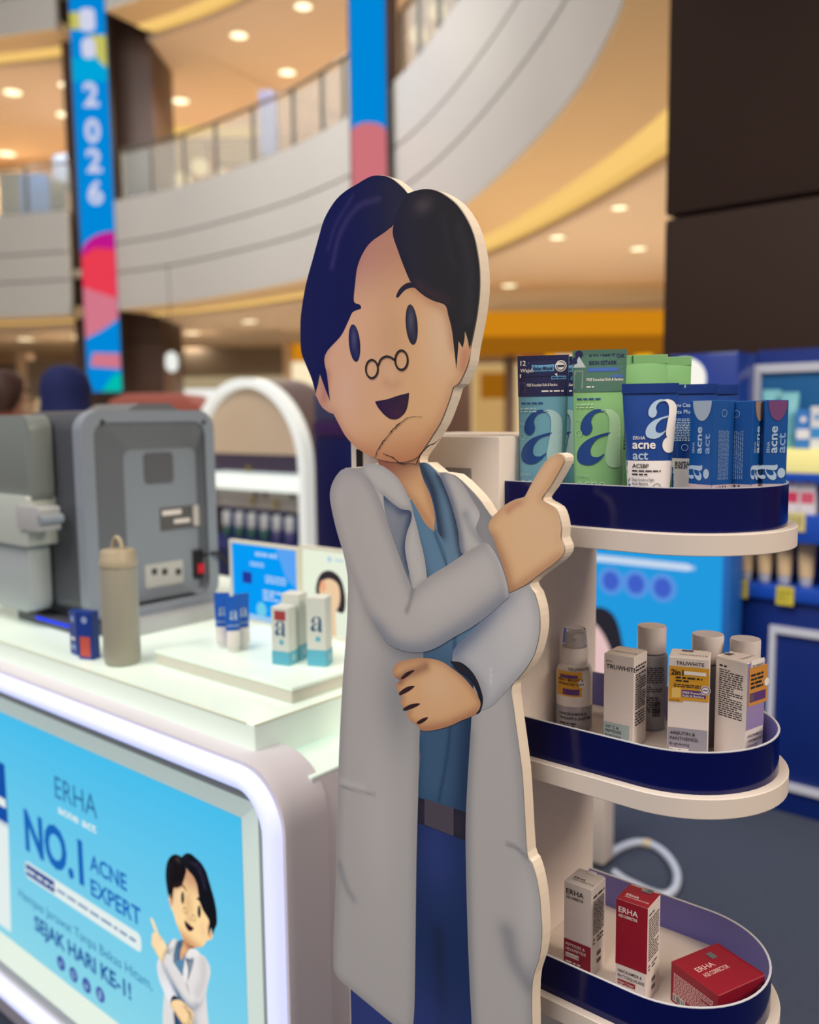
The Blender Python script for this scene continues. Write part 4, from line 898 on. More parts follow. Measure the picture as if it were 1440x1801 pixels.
# two small light-box signs
def stand_sign(label, px0, px1, pyt, Y, faceM, drawfn):
    a = at(px0, pyt, Y=Y); b_ = at(px1, pyt+6, Y=Y); h_ = a.z-HR; w_ = b_.x-a.x
    t = thing('table_sign', label, 'sign', ((a.x+b_.x)/2, Y, HR), 0, 'table signs on the riser')
    MB().ring([(-w_/2, 0), (w_/2, 0), (w_/2, h_), (-w_/2, h_)], [(-w_/2+.006, .006), (w_/2-.006, .006), (w_/2-.006, h_-.006), (-w_/2+.006, h_-.006)], -.006, .006).build('frame', mat('sign_frame_cream', (226, 224, 208), .4), t)
    MB().box(-w_/2+.006, -.002, .006, w_/2-.006, .003, h_-.006).build('sign_face', faceM, t)
    drawfn(t, w_, h_, lambda k: (lambda u, v: (u, -.002-.0006*k, v)))
def blue_sign(t, w_, h_, mp):
    decal('pale_shape', [poly(catmull([(w_*.18, h_-.007, S), (w_*.24, h_*.8), (w_*.32, h_*.62), (w_/2-.007, h_*.5, S), (w_/2-.007, h_-.007, S)]))], mp(1), emis('ts_pale', (96, 172, 255), .9), t)
    decal('lettering', [T('acne act', -w_*.12, h_*.84, .016, bold=.03, wid=w_*.32), fine(-w_*.2, h_*.70, w_*.0, h_*.76, 2, 3), fine(w_*.02, h_*.52, w_*.32, h_*.62, 3, 4), fine(-w_*.02, h_*.30, w_*.32, h_*.44, 3, 5)], mp(2), emis('ts_white', (200, 226, 255), .9), t)
    decal('badge', [disc(-w_*.05, h_*.18, .016)], mp(2), emis('ts_badge', (120, 214, 246), .9), t)
    decal('product_print', [R(-w_*.32, h_*.48, -w_*.18, h_*.62)], mp(2), emis('ts_navy', (40, 60, 160), .9), t)
    decal('foot_print', [R(-w_*.48, .007, w_*.48, h_*.10)], mp(1), emis('ts_foot', (168, 214, 250), .9), t)
stand_sign('blue glowing table sign with white lettering on the riser', 406, 527, 948, 1.21, emis('ts_blue', (6, 158, 250), .95), blue_sign)
def face_sign(t, w_, h_, mp):
    c0 = -w_*.02
    decal('hair_print', [poly(catmull([(c0-.040, h_*.48), (c0-.036, h_*.62), (c0-.022, h_*.72), (c0, h_*.755), (c0+.022, h_*.72), (c0+.036, h_*.62), (c0+.042, h_*.42), (c0+.030, h_*.30), (c0-.02, h_*.4)]))], mp(1), emis('ts_hair', (56, 50, 56), .9), t)
    decal('face_print', [poly(catmull([(c0-.030, h_*.52), (c0-.022, h_*.62), (c0, h_*.665), (c0+.022, h_*.62), (c0+.028, h_*.50), (c0+.022, h_*.36), (c0, h_*.26), (c0-.02, h_*.36)])), poly([(c0-.014, h_*.02), (c0+.016, h_*.02), (c0+.014, h_*.36), (c0-.012, h_*.36)])], mp(2), emis('ts_skin', (250, 214, 172), .9), t)
    decal('cheek_print', [poly(circ(c0-.019, h_*.57, .008, .012))], mp(3), emis('ts_cheek', (250, 180, 140), .9), t)
    decal('brand_print', [disc(-w_*.02, h_*.88, .006), R(w_*.06, h_*.87, w_*.2, h_*.89)], mp(1), emis('ts_brand', (190, 218, 240), .9), t)
stand_sign('pale glowing table sign with a dark-haired portrait, beside the standee', 529, 640, 958, 1.215, emis('ts_cream', (238, 246, 224), .95), face_sign)

# ---- skin analyser seen from behind
XM, YM0 = -1.735, .985
def MX(px, py): q = at(px, py, X=XM); return q
yr = MX(381, 900).y; ztop = MX(260, 722).z; zbot = MX(260, 1078).z
an = thing('skin_analyser', 'grey skin-scanning machine on the counter, seen from behind', 'machine', (XM, (YM0+yr)/2, HT+.0005))
AO = Vector((XM, (YM0+yr)/2, HT)); AW = yr-YM0; hw = AW/2; zt_ = ztop-HT; zb_ = zbot-HT
gr1 = mat('machine_grey', (112, 116, 122), .38); gr2 = mat('machine_dark', (74, 78, 86), .42); gr3 = mat('machine_light', (140, 150, 162), .35); silv = mat('machine_silver', (176, 178, 180), .35)
O_ = rrect(-hw, zb_, hw, zt_, .045); I_ = rrect(-hw+.028, zb_+.02, hw-.028, zt_-.026, .030); J_ = rrect(-hw+.115, zb_+.02, hw-.034, zt_-.088, .02)
MB().prism(O_, -.26, -.036, 'x').build('housing', gr2, an, smooth=40)
MB().ring(O_, I_, -.036, .0, 'x').build('rim', gr3, an, smooth=40)
b = MB(); n = len(I_); b.add([(0, y, z_) for (y, z_) in I_]+[(-.005, y, z_) for (y, z_) in I_]+[(-.030, y, z_) for (y, z_) in J_], [(i, (i+1) % n, n+(i+1) % n, n+i) for i in range(n)]+[(n+i, n+(i+1) % n, 2*n+(i+1) % n, 2*n+i) for i in range(n)]); b.build('recess', gr1, an, smooth=25)
bp = MB().prism(J_, -.034, -.0305, 'x').build('back_panel', gr3, an)
def AP(px, py): q = at(px, py, X=XM-.03); return (q.y-AO.y, q.z-HT)
def plate(name, px0, py0, px1, py1, mt, r=.004, d0=-.031, d1=-.028, par=None):
    a, c2 = AP(px0, py0), AP(px1, py1); return MB().prism(rrect(a[0], c2[1], c2[0], a[1], min(r, abs(c2[0]-a[0])*.4, abs(a[1]-c2[1])*.4), 4), d0, d1, 'x').build(name, mt, par or bp)
plate('vent_cover', 252, 798, 305, 848, mat('machine_mid', (96, 98, 106), .5), .01)
plate('rating_label', 281, 895, 366, 924, mat('label_grey', (92, 92, 96), .5), .002)
plate('label_sticker', 338, 889, 366, 922, mat('label_cream', (206, 202, 196), .5), .006, -.028, -.0265)
plate('label_print', 284, 899, 318, 904, wht, .0005, -.028, -.0272); plate('label_print', 305, 914, 333, 918, wht, .0005, -.028, -.0272)
plate('port_panel', 254, 995, 322, 1024, mat('port_silver', (196, 198, 196), .4), .003)
for px in (266, 284, 308): plate('port', px, 1001, px+9, 1010, mat('port_dark', (58, 56, 58), .5), .001, -.028, -.0265)
plate('power_socket', 338, 968, 356, 1014, mat('socket_black', (26, 26, 30), .5), .003, -.031, -.020)
plate('power_switch', 343, 992, 356, 1006, mat('switch_red', (196, 26, 48), .4, emit=.25), .002, -.020, -.017)
s0 = AP(350, 975); MB().sweep(catmull_p := [Vector(c_) for c_ in [(-.020, s0[0], s0[1]), (.012, s0[0]+.02, s0[1]+.004), (.020, s0[0]+.06, s0[1]-.03), (.015, s0[0]+.085, s0[1]-.09), (.01, s0[0]+.09, .006)]], .0045, 8).build('power_cable', mat('cable_black', (24, 24, 28), .5), an, smooth=60)
for px in (180, 358): 
    a = MX(px, 743); a = (a.y-AO.y, a.z-HT); MB().prism(circ(a[0], a[1], .006, n=16), -.004, .0006, 'x').build('screw_hole', mat('port_dark', (58, 56, 58)), an)
MB().prism(rrect(-hw+.03, .0, hw-.005, .030, .006), -.24, .085, 'x').build('base', silv, an, smooth=40)
MB().prism([(-hw+.04, .030), (hw-.03, .030), (hw-.05, zb_+.02), (-hw+.06, zb_+.02)], -.20, .045, 'x').build('neck', gr3, an)
MB().box(-.29, -hw-.02, .0, .02, -hw+.03, .024).build('base_front', gr2, an, bevel=.004)
MB().box(-.20, -hw-.0215, .013, .0, -hw-.0195, .019).build('status_light', emis('status_blue', (40, 70, 255), 1.2), an)
MB().prism([(-hw*.3, zt_-.002), (hw*.55, zt_-.002), (hw*.35, zt_+.016), (-hw*.1, zt_+.016)], -.2, -.02, 'x').build('top_cover', gr1, an)
# hinged hood at its left
HY = .93
def HP(px, py): q = at(px, py, Y=HY); return (q.x-XM, q.z-HT)
a0, a1 = HP(-60, 732), HP(58, 868); c0, c1 = HP(-60, 955), HP(56, 1080); d0, d1 = HP(-60, 862), HP(60, 962)
hy = HY-AO.y
hood = MB().prism(rrect(a0[0], a1[1]-.03, a1[0], a0[1], .035), hy, hy+.05, 'y').build('hood_upper', mat('hood_grey', (122, 130, 128), .38), an, bevel=.004)
MB().prism(rrect(c0[0], c1[1], c1[0], c0[1]+.03, .03), hy, hy+.05, 'y').build('hood_lower', mat('hood_pale', (168, 178, 182), .38), an, bevel=.004)
MB().prism(rrect(d0[0], d1[1], d1[0], d0[1], .008), hy-.012, hy+.055, 'y').build('hood_band', mat('hood_band', (188, 196, 190), .38), an, bevel=.003)
e0, e1 = HP(42, 888), HP(84, 935)
br = MB().prism(rrect(e0[0], e1[1], e1[0], e0[1], .006), hy-.018, hy+.03, 'y').build('hinge', silv, an, bevel=.002)
MB().prism(circ(e1[0]+.006, (e0[1]+e1[1])/2, .010, n=20), hy-.02, hy+.03, 'y').build('hinge_pin', mat('machine_light', (140, 150, 162)), br, smooth=40)

# ------------------------------------------------------------------ navy display wall behind the shelf, right
navyW = mat('navy_panel', (14, 44, 124), .4, noise=.03, nscale=3)
navyD = mat('navy_panel_dark', (10, 30, 92), .45)
blueS = mat('blue_shelf', (26, 82, 196), .4)
YN = 3.1
def N(px, py, Y=YN): q = at(px, py, Y=Y); return q.x, q.z
wall = thing('display_wall', 'navy shop display wall with shelves and white outlines at right', 'display wall', (-.3, YN, 0))
def W(x, y, z_): return (x+.3, y-YN, z_)
xl, zt2 = N(1180, 625); xs, _ = N(1302, 640); xr = .9
MB().box(*W(xs, YN+.16, 0), *W(xr, YN+.30, zt2+.01)).build('back_panel', navyW, wall, bevel=.004)
MB().box(*W(xl, YN-.02, 0), *W(xs, YN+.30, zt2)).build('side_panel', mat('navy_gloss', (28, 58, 148), .25, coat=.4), wall, bevel=.006)
c_ = N(1204, 668, YN-.02); MB().prism([(x+.3, z_) for (x, z_) in circ(c_[0], c_[1], .078, n=40)], -.032, -.0205, 'y').build('round_lamp', emis('round_white', (250, 246, 236), 1.0), wall)
# upper recess with framed picture
fx0, fz1 = N(1330, 642, YN+.16); fz0 = N(1330, 850, YN+.16)[1]
MB().ring([(fx0+.3, fz0), (xr+.2, fz0), (xr+.2, fz1), (fx0+.3, fz1)], [(fx0+.3+.022, fz0+.02), (xr+.18, fz0+.02), (xr+.18, fz1-.03), (fx0+.3+.022, fz1-.03)], .135, .16, 'y').build('picture_frame', mat('frame_pale', (196, 200, 214), .4), wall)
MB().box(*W(fx0+.02, YN+.150, fz0+.02), *W(xr-.12, YN+.159, fz1-.03)).build('picture', mat('picture_teal', (32, 98, 156), .35), wall)
def shelfz(py, px=1400, Y=YN): return N(px, py, Y)[1]
s1 = shelfz(790); s1b = shelfz(832); s2 = shelfz(906); s2b = shelfz(955); s3 = shelfz(1036); s3b = shelfz(1060)
xq = N(1300, 900)[0]
for (za, zb3, mt, nm) in ((s1b, s1, mat('lit_shelf', (236, 226, 150), .4, emit=.35), 'lit_shelf'), (s1b-.03, s1b-.001, blueS, 'shelf_board'), (s2b, s2, blueS, 'shelf_board'), (s3b, s3, blueS, 'shelf_board')):
    MB().box(*W(xs+.03, YN, za), *W(xr, YN+.158, zb3)).build(nm, mt, wall, bevel=.003)
MB().box(*W(xs+.01, YN+.02, 0), *W(xr, YN+.158, s3b-.001)).build('cabinet', navyW, wall, bevel=.004)
wx0, wz1 = N(1352, 1100); wz0 = N(1360, 1385)[1]
MB().ring([(wx0+.3, wz0), (1.05, wz0), (1.05, wz1), (wx0+.3, wz1)], [(wx0+.3+.020, wz0+.025), (1.03, wz0+.025), (1.03, wz1-.025), (wx0+.3+.020, wz1-.025)], .005, .0195, 'y').build('cabinet_outline', mat('outline_white', (214, 218, 232), .4), wall)
for px, py in ((1300, 1035), (1380, 1048), (1400, 918)):
    c_ = N(px, py, YN-.006); tg = MB().box(*W(c_[0]-.028, YN-.008, c_[1]-.032), *W(c_[0]+.028, YN-.002, c_[1]+.032)).build('price_tag', mat('tag_yellow', (222, 208, 70), .5) if py > 1000 else mat('tag_cream', (226, 216, 150), .5), wall)
    decal('tag_print', [fine(c_[0]-.02+.3, c_[1]-.02, c_[0]+.02+.3, c_[1]+.02, 4, px)], lambda u, v: (u, -.0085, v), mat('tag_ink', (150, 140, 60), .5), tg)
# goods on that wall
def wall_tube(px, za, colr, h_, w_, lab, capc, grp):
    x = N(px, 1000, YN+.06)[0]
    t = thing('squeeze_tube', lab, 'tube', (x, YN+.07, za+.001), .5, grp)
    rings = [[(a*math.cos(q), b_*math.sin(q), v) for q in [2*PI*j/20 for j in range(20)]] for (v, a, b_) in ((h_*.22, w_*.40, w_*.40), (h_*.5, w_*.45, w_*.34), (h_*.8, w_*.49, w_*.18), (h_*.95, w_*.5, .002), (h_, w_*.5, .002))]
    MB().loft(rings).build('body', mat('wtube_%d' % colr[0], colr, .4), t, smooth=50)
    MB().lathe([(w_*.30, 0), (w_*.34, h_*.03), (w_*.38, h_*.21)], 20).build('cap', mat('wcap_%d' % capc[0], capc, .4), t, smooth=40)
nth = ('first', 'second', 'third', 'fourth')
for k, px in enumerate((1310, 1343, 1378, 1416)):
    wall_tube(px, s3, (216, 188, 146), .150, .058, '%s beige squeeze tube from the left on the navy shelf' % nth[k], (196, 198, 206), 'beige tubes on the navy shelf')
for k, (px, c3, h_, lab) in enumerate(((1345, (120, 190, 204), .20, 'pale teal tube on the upper lit shelf of the navy wall'), (1377, (120, 208, 140), .19, 'mint green tube on the upper lit shelf of the navy wall'))):
    wall_tube(px, s1, c3, h_, .060, lab, c3, 'tubes on the upper lit shelf')
def wall_box(px, za, c3, band, h_, w_, lab, grp):
    x = N(px, 900, YN+.06)[0]
    t = thing('stocked_carton', lab, 'box', (x, YN+.045, za+.001), .0, grp)
    MB().box(-w_/2, -.02, 0, w_/2, .02, h_).build('carton', mat('wbox_%d' % c3[1], c3, .4), t, bevel=.001, seg=1)
    [decal(nm_, [it_], lambda u, v: (u-w_/2, -.0205, v), mat('wband_%d' % band[0], band, .4), t) for nm_, it_ in (('print_band', R(.004, h_*.25, w_-.004, h_*.5)), ('print_disc', disc(w_*.5, h_*.75, w_*.2)))]
    0 and decal('print_band', [], lambda u, v: (u-w_/2, -.0205, v), mat('wband_%d' % band[0], band, .4), t)
wall_box(1412, s1, (60, 130, 210), (240, 240, 246), .13, .05, 'blue and white carton on the upper lit shelf of the navy wall', 'cartons on the upper lit shelf')
wall_box(1436, s1, (226, 230, 236), (60, 150, 220), .14, .045, 'white carton at the picture edge on the upper lit shelf', 'cartons on the upper lit shelf')
wall_box(1396, s2, (232, 226, 230), (214, 60, 100), .15, .050, 'white carton with pink print on the middle navy shelf, left one', 'white pink-printed cartons')
wall_box(1424, s2, (234, 228, 232), (220, 92, 120), .15, .050, 'white carton with pink print on the middle navy shelf, right one', 'white pink-printed cartons')
# light-box poster left of the wall
bx0, bx1 = N(985, 960, 2.95)[0], N(1275, 960, 2.95)[0]; bz1 = N(1275, 950, 2.95)[1]; bz0 = .30
lb = thing('light_box', 'bright blue light-box poster behind the display shelf', 'light box', ((bx0+bx1)/2, 2.95, 0)); ox = (bx0+bx1)/2
MB().box(bx0-ox, .0, 0, bx1-ox+.02, .12, bz1+.02).build('cabinet', mat('lb_blue', (30, 104, 190), .4), lb, bevel=.003)
MB().box(bx0-ox+.01, -.004, bz0, bx1-ox-.005, -.0002, bz1).build('poster', emis('lb_sky', (38, 164, 238), .85), lb)
lm = lambda k: (lambda u, v: (u-ox, -.0045-.001*k, v))
a, c_ = N(1000, 965, 2.945), N(1222, 1000, 2.945)
decal('white_pill', [poly(rrect(a[0], c_[1]-.012, c_[0], a[1]-.012, .03, 6))], lm(1), emis('lb_white', (214, 232, 255), .85), lb)
for px, py in ((1074, 1022), (1118, 1027), (1165, 1034)):
    c_ = N(px, py, 2.945); bdg = decal('badge', [disc(c_[0], c_[1], .052)], lm(1), emis('lb_halo', (96, 158, 240), .85), lb)
    decal('badge_symbol', [disc(c_[0], c_[1], .033, .036)], lm(2), emis('lb_badge', (70, 104, 214), .85), bdg)
c_ = N(1058, 1140, 2.945)
decal('hair_print', [poly(catmull([(c_[0]-.10, c_[1]+.10), (c_[0]-.02, c_[1]+.155), (c_[0]+.05, c_[1]+.13), (c_[0]+.085, c_[1]+.03), (c_[0]+.09, c_[1]-.08), (c_[0]-.1, c_[1]-.06)]))], lm(1), emis('lb_hair', (46, 44, 54), .8), lb)
decal('face_print', [poly(catmull([(c_[0]-.12, c_[1]+.10), (c_[0]-.03, c_[1]+.09), (c_[0]+.035, c_[1]+.0), (c_[0]+.05, c_[1]-.12), (c_[0]+.08, c_[1]-.16), (c_[0]+.03, c_[1]-.22), (c_[0]-.12, c_[1]-.22)]))], lm(2), emis('lb_skin', (244, 206, 204), .85), lb)
# white plinth and cable loop on the carpet
p = at(1062, 1525, Z=0); pr = at(1060, 1530, Z=0)
pl = thing('plinth', 'low white plinth on the carpet behind the shelf column', 'plinth', (pr.x-.075, pr.y+.035, 0))
MB().box(-.10, -.035, 0.012, .075, .035, .40).build('body', whiteP, pl, bevel=.004)
MB().box(-.095, -.03, 0, .07, .03, .012).build('foot', mat('black_slot', (20, 20, 24)), pl)
loop = [at(px, py, Z=.013) for (px, py) in ((1072, 1502), (1092, 1490), (1120, 1482), (1150, 1488), (1175, 1508), (1190, 1535), (1188, 1560), (1172, 1574), (1150, 1572), (1122, 1560), (1098, 1548), (1080, 1535))]
LP = catmull([(q.x, q.y) for q in loop], False, 5)
cb = thing('cable', 'loose white cable looped on the carpet behind the shelf', 'cable', (LP[0][0], LP[0][1], .0005))
MB().sweep([(x-LP[0][0], y-LP[0][1], .013) for (x, y) in LP], .0125, 10).build('sheath', mat('cable_white', (206, 216, 236), .4), cb, smooth=60)
k0 = LP[12]; k1 = LP[14]; MB().sweep([(k0[0]-LP[0][0], k0[1]-LP[0][1], .0135), (k1[0]-LP[0][0], k1[1]-LP[0][1], .0135)], .0145, 10).build('cable_clip', mat('clip_cream', (226, 208, 180), .5), cb, smooth=60)

# ------------------------------------------------------------------ the mall behind (atrium, balconies, shops)
KM = 1.7
def kz(z1): return HC+(z1-HC)*KM
def kp(p): return (p[0]*KM, p[1]*KM)
def offs(path, d):
    out = []; n = len(path)
    for i in range(n):
        a, c2 = path[max(i-1, 0)], path[min(i+1, n-1)]; tx, ty = c2[0]-a[0], c2[1]-a[1]; L = math.hypot(tx, ty)
        out.append((path[i][0]-ty/L*d, path[i][1]+tx/L*d))
    return out
def ribbon(pa, pb, za, zb4):
    n = len(pa); return ([(x, y, za) for (x, y) in pa]+[(x, y, zb4) for (x, y) in pb], [(i, i+1, n+i+1, n+i) for i in range(n-1)])
def slabpath(path, d0, d1, za, zb4):
    """solid strip following the path between offsets d0,d1 and heights za,zb4"""
    A, B = offs(path, d0), offs(path, d1); b_ = MB(); n = len(A)
    V = [(x, y, za) for (x, y) in A]+[(x, y, za) for (x, y) in B]+[(x, y, zb4) for (x, y) in A]+[(x, y, zb4) for (x, y) in B]; Fc = []
    for i in range(n-1): Fc += [(i, i+1, n+i+1, n+i), (2*n+i, 3*n+i, 3*n+i+1, 2*n+i+1), (i, 2*n+i, 2*n+i+1, i+1), (n+i, n+i+1, 3*n+i+1, 3*n+i)]
    Fc += [(0, n, 3*n, 2*n), (n-1, 3*n-1, 4*n-1, 2*n-1)]
    return b_.add(V, Fc)
SEG = [[(-17.6, -3.0), (-17.3, -.5), (-16.4, 1.7), (-15.0, 3.6), (-13.5, 4.9), (-12.1, 5.68), (-11.02, 6.2)],
       [(-10.1, 6.33), (-9.2, 6.46), (-8.2, 6.45), (-7.0, 6.34), (-6.2, 6.16), (-5.72, 6.02)],
       [(-5.1, 5.78), (-4.5, 5.45), (-3.9, 5.06), (-3.3, 4.62), (-2.75, 4.18), (-2.3, 3.79), (-1.95, 3.45), (-1.66, 3.12), (-1.42, 2.80), (-1.1, 2.2), (-.9, 1.5)]]
panelM = mat('balcony_panel', (190, 188, 184), .5, noise=.02, nscale=1); joint = mat('balcony_joint', (110, 106, 100), .6)
soffM = mat('soffit_beige', (224, 206, 186), .7); coveM = mat('cove_plaster', (232, 204, 160), .6); coveL = emis('cove_led', (255, 206, 116), .85); lipM = mat('cove_lip', (190, 172, 160), .5)
tanW = mat('shop_wall_tan', (222, 184, 132), .6)
glassM = mat('balustrade_glass', (206, 214, 212), .08, alpha=.28)
railM = mat('rail_steel', (150, 146, 136), .3, metal=.7)
full = SEG[0]+SEG[1]+SEG[2]
fullP = [kp(p) for p in catmull(full, False, 4)]
def level(z0, z1, nm, floors, low_wall):
    root = bpy.data.objects.new('wall_balcony_'+nm, None); COL.objects.link(root); tag(root, kind='structure')
    for sg in SEG:
        P = [kp(p) for p in catmull(sg, False, 5)]
        for (f0, f1) in ((0, .33), (.345, .60), (.615, 1.0)):
            slabpath(P, 0, .12, kz(z0+(z1-z0)*f0), kz(z0+(z1-z0)*f1)).build('panel', panelM, root)
        slabpath(P, .05, .14, kz(z0), kz(z1)).build('joint_backing', joint, root)
        slabpath(P, .012, .55*KM, kz(z0)-.03, kz(z0+.12)).build('cove_ceiling', coveM, root)
        slabpath(P, .80*KM, .86*KM, kz(z0-.03), kz(z0+.04)).build('cove_lip', lipM, root)
        slabpath(P, .64*KM, .77*KM, kz(z0+.0), kz(z0+.05)).build('cove_light', coveL, root)
        slabpath(P, .46*KM, .64*KM, kz(z0)-.034, kz(z0+.05)).build('cove_glow_band', emis('cove_soft', (255, 208, 122), .95), root)  # glowing strip stands in for LED light falling on the cove
        slabpath(P, .55*KM, .80*KM, kz(z0+.07), kz(z0+.12)).build('cove_back', coveM, root)
        # glass balustrade: posts and panes
        n = len(P); Q = offs(P, .25); step = 3
        for i in range(0, n-1, step):
            j = min(i+step, n-1); a, c2 = Q[i], Q[j]
            zz0, zz1 = kz(z1), kz(z1+.62)
            M_ = Matrix.Translation((a[0], a[1], 0)) @ Matrix.Rotation(math.atan2(c2[1]-a[1], c2[0]-a[0]), 4, 'Z'); L = math.hypot(c2[0]-a[0], c2[1]-a[1])
            MB().box(.04, -.01, zz0, L-.04, .01, zz1-.05, M_).build('pane', glassM, root)
            MB().box(-.03, -.03, zz0, .03, .03, zz1, M_).build('post', railM, root)
        MB().sweep([(x, y, kz(z1+.64)) for (x, y) in Q], .035, 8).build('handrail', railM, root, smooth=60)
    so = bpy.data.objects.new('ceiling_'+nm, None); COL.objects.link(so); tag(so, kind='structure')
    slabpath(fullP, .86*KM, 7.0*KM, kz(z0-.03), kz(z0+.10)).build('soffit', soffM, so)
    sl = slabpath(fullP, .3, 7.0*KM, kz(z0+.5), kz(z0+.6)).build('slab', tilem, so)
    return root, so
Z2, Z3 = (2.78, 4.10), (6.35, 7.67)
level(*Z2, 'first', True, True); level(*Z3, 'second', True, True)
# back walls of the two storeys
for nm, za, zb5, d in (('wall_shops_ground', -.02, kz(Z2[0]-.03), 6.0), ('wall_shops_first', kz(Z2[0]+.6), kz(Z3[0]-.03), 5.0)):
    tag(slabpath(fullP, d*KM, (d+.2)*KM, za, zb5).build(nm, tanW if 'first' in nm else mat('shop_wall_beige', (190, 164, 138), .6), None), kind='structure')
# downlights
dlM = emis('downlight_glow', (255, 240, 198), 2.2); dlR = mat('downlight_ring', (214, 200, 178), .5)
def downlight(px, py, z1, lab, grp):
    q = at(px, py, Z=kz(z1-.03)-.012); t = thing('downlight', lab, 'downlight', (q.x, q.y, q.z), 0, grp)
    r_ = 0.0082*(q-CAM).length
    MB().lathe([(r_*1.0, .001), (r_*1.25, .0), (r_*1.25, .010), (r_, .010)], 24, cap=False).build('trim_ring', dlR, t)
    l = bpy.data.lights.new('downlight_beam', 'SPOT'); l.energy = 600 if z1 < 5 else 720; l.spot_size = math.radians(150); l.spot_blend = .6; l.color = (1.0, .86, .68); l.shadow_soft_size = .12
    lo = bpy.data.objects.new('downlight_beam', l); COL.objects.link(lo); lo.parent = t; lo.location = (0, 0, -.14)
    MB().lathe([(.01, .002), (r_, .002), (r_, .008), (.01, .008)], 24).build('lens', dlM, t)
def dl(lst, z1, where, grp):
    for (px, py, d) in lst: downlight(px, py, z1, d, grp)
dl([(980, 418, 'ceiling downlight left of the pair near the dark column'), (1122, 438, 'ceiling downlight closest to the big dark column'), (1089, 366, 'uppermost ceiling downlight under the curved golden cove'), (895, 503, 'ceiling downlight just right of the standee head')], Z2[0], '', 'downlights under the lower balcony')
dl([(338, 586, 'downlight under the lower balcony, right of the blue pillar'), (438, 566, 'downlight under the lower balcony, left of the standee hair'), (45, 597, 'leftmost downlight under the lower balcony'), (140, 593, 'downlight under the lower balcony touching the blue pillar')], Z2[0], '', 'downlights under the lower balcony')
dl([(420, 63, 'upper ceiling downlight left of the topmost one'), (533, 12, 'topmost upper ceiling downlight'), (505, 128, 'upper ceiling downlight above the glass balustrade'), (317, 178, 'upper ceiling downlight right of the brown pillar'), (118, 150, 'upper ceiling downlight touching the blue pillar, higher one'), (115, 202, 'upper ceiling downlight touching the blue pillar, lower one'), (22, 163, 'upper ceiling downlight at the left picture edge'), (12, 271, 'lowest upper ceiling downlight at the left picture edge')], Z3[0], '', 'downlights in the upper ceiling')

# brown pillars with LED banners
brown = mat('pillar_brown', (66, 46, 38), .45, noise=.05, nscale=2)
def pillar(lab, px0, px1, D, zt_):
    a, c2 = at(px0, 700, D=D), at(px1, 700, D=D); w_ = math.hypot(c2.x-a.x, c2.y-a.y); t = thing('pillar', lab, 'pillar', ((a.x+c2.x)/2, (a.y+c2.y)/2, -.02), math.atan2(c2.y-a.y, c2.x-a.x))
    MB().box(-w_/2, 0, 0, w_/2, w_*.9, zt_).build('shaft', brown, t, bevel=.02)
    for zj in (3.2, 6.6): MB().box(-w_/2-.004, -.004, zj, w_/2+.004, w_*.9+.004, zj+.03).build('joint_band', mat('pillar_joint', (30, 22, 20), .6), t)
    return t
pillar('brown pillar behind the blue banner reading 2026', 138, 290, 20.6, 16)
pillar('brown pillar behind the plain blue banner above the standee', 640, 706, 14.9, 16)
ledB = lambda n_, c3: emis('led_'+n_, c3, .85)
def banner(lab, pxl, pxr, D, pyb, zt_, draw):
    a, c2 = at(pxl, 500, D=D), at(pxr, 500, D=D); zb6 = at((pxl+pxr)/2, pyb, D=D).z; w_ = math.hypot(c2.x-a.x, c2.y-a.y)
    t = thing('led_banner', lab, 'banner', ((a.x+c2.x)/2, (a.y+c2.y)/2, zb6), math.atan2(c2.y-a.y, c2.x-a.x), 'led banners on the pillars')
    MB().box(-w_/2-.02, .0, 0, w_/2+.02, .25, zt_-zb6).build('cabinet', mat('led_cabinet', (18, 18, 22), .5), t)
    MB().box(-w_/2, -.012, .02, w_/2, -.001, zt_-zb6).build('screen', ledB('blue', (0, 146, 232)), t)
    zz = lambda py: at((pxl+pxr)/2, py, D=D).z-zb6
    draw(t, w_, zz, lambda k: (lambda u, v: (u, -.013-.004*k, v)))
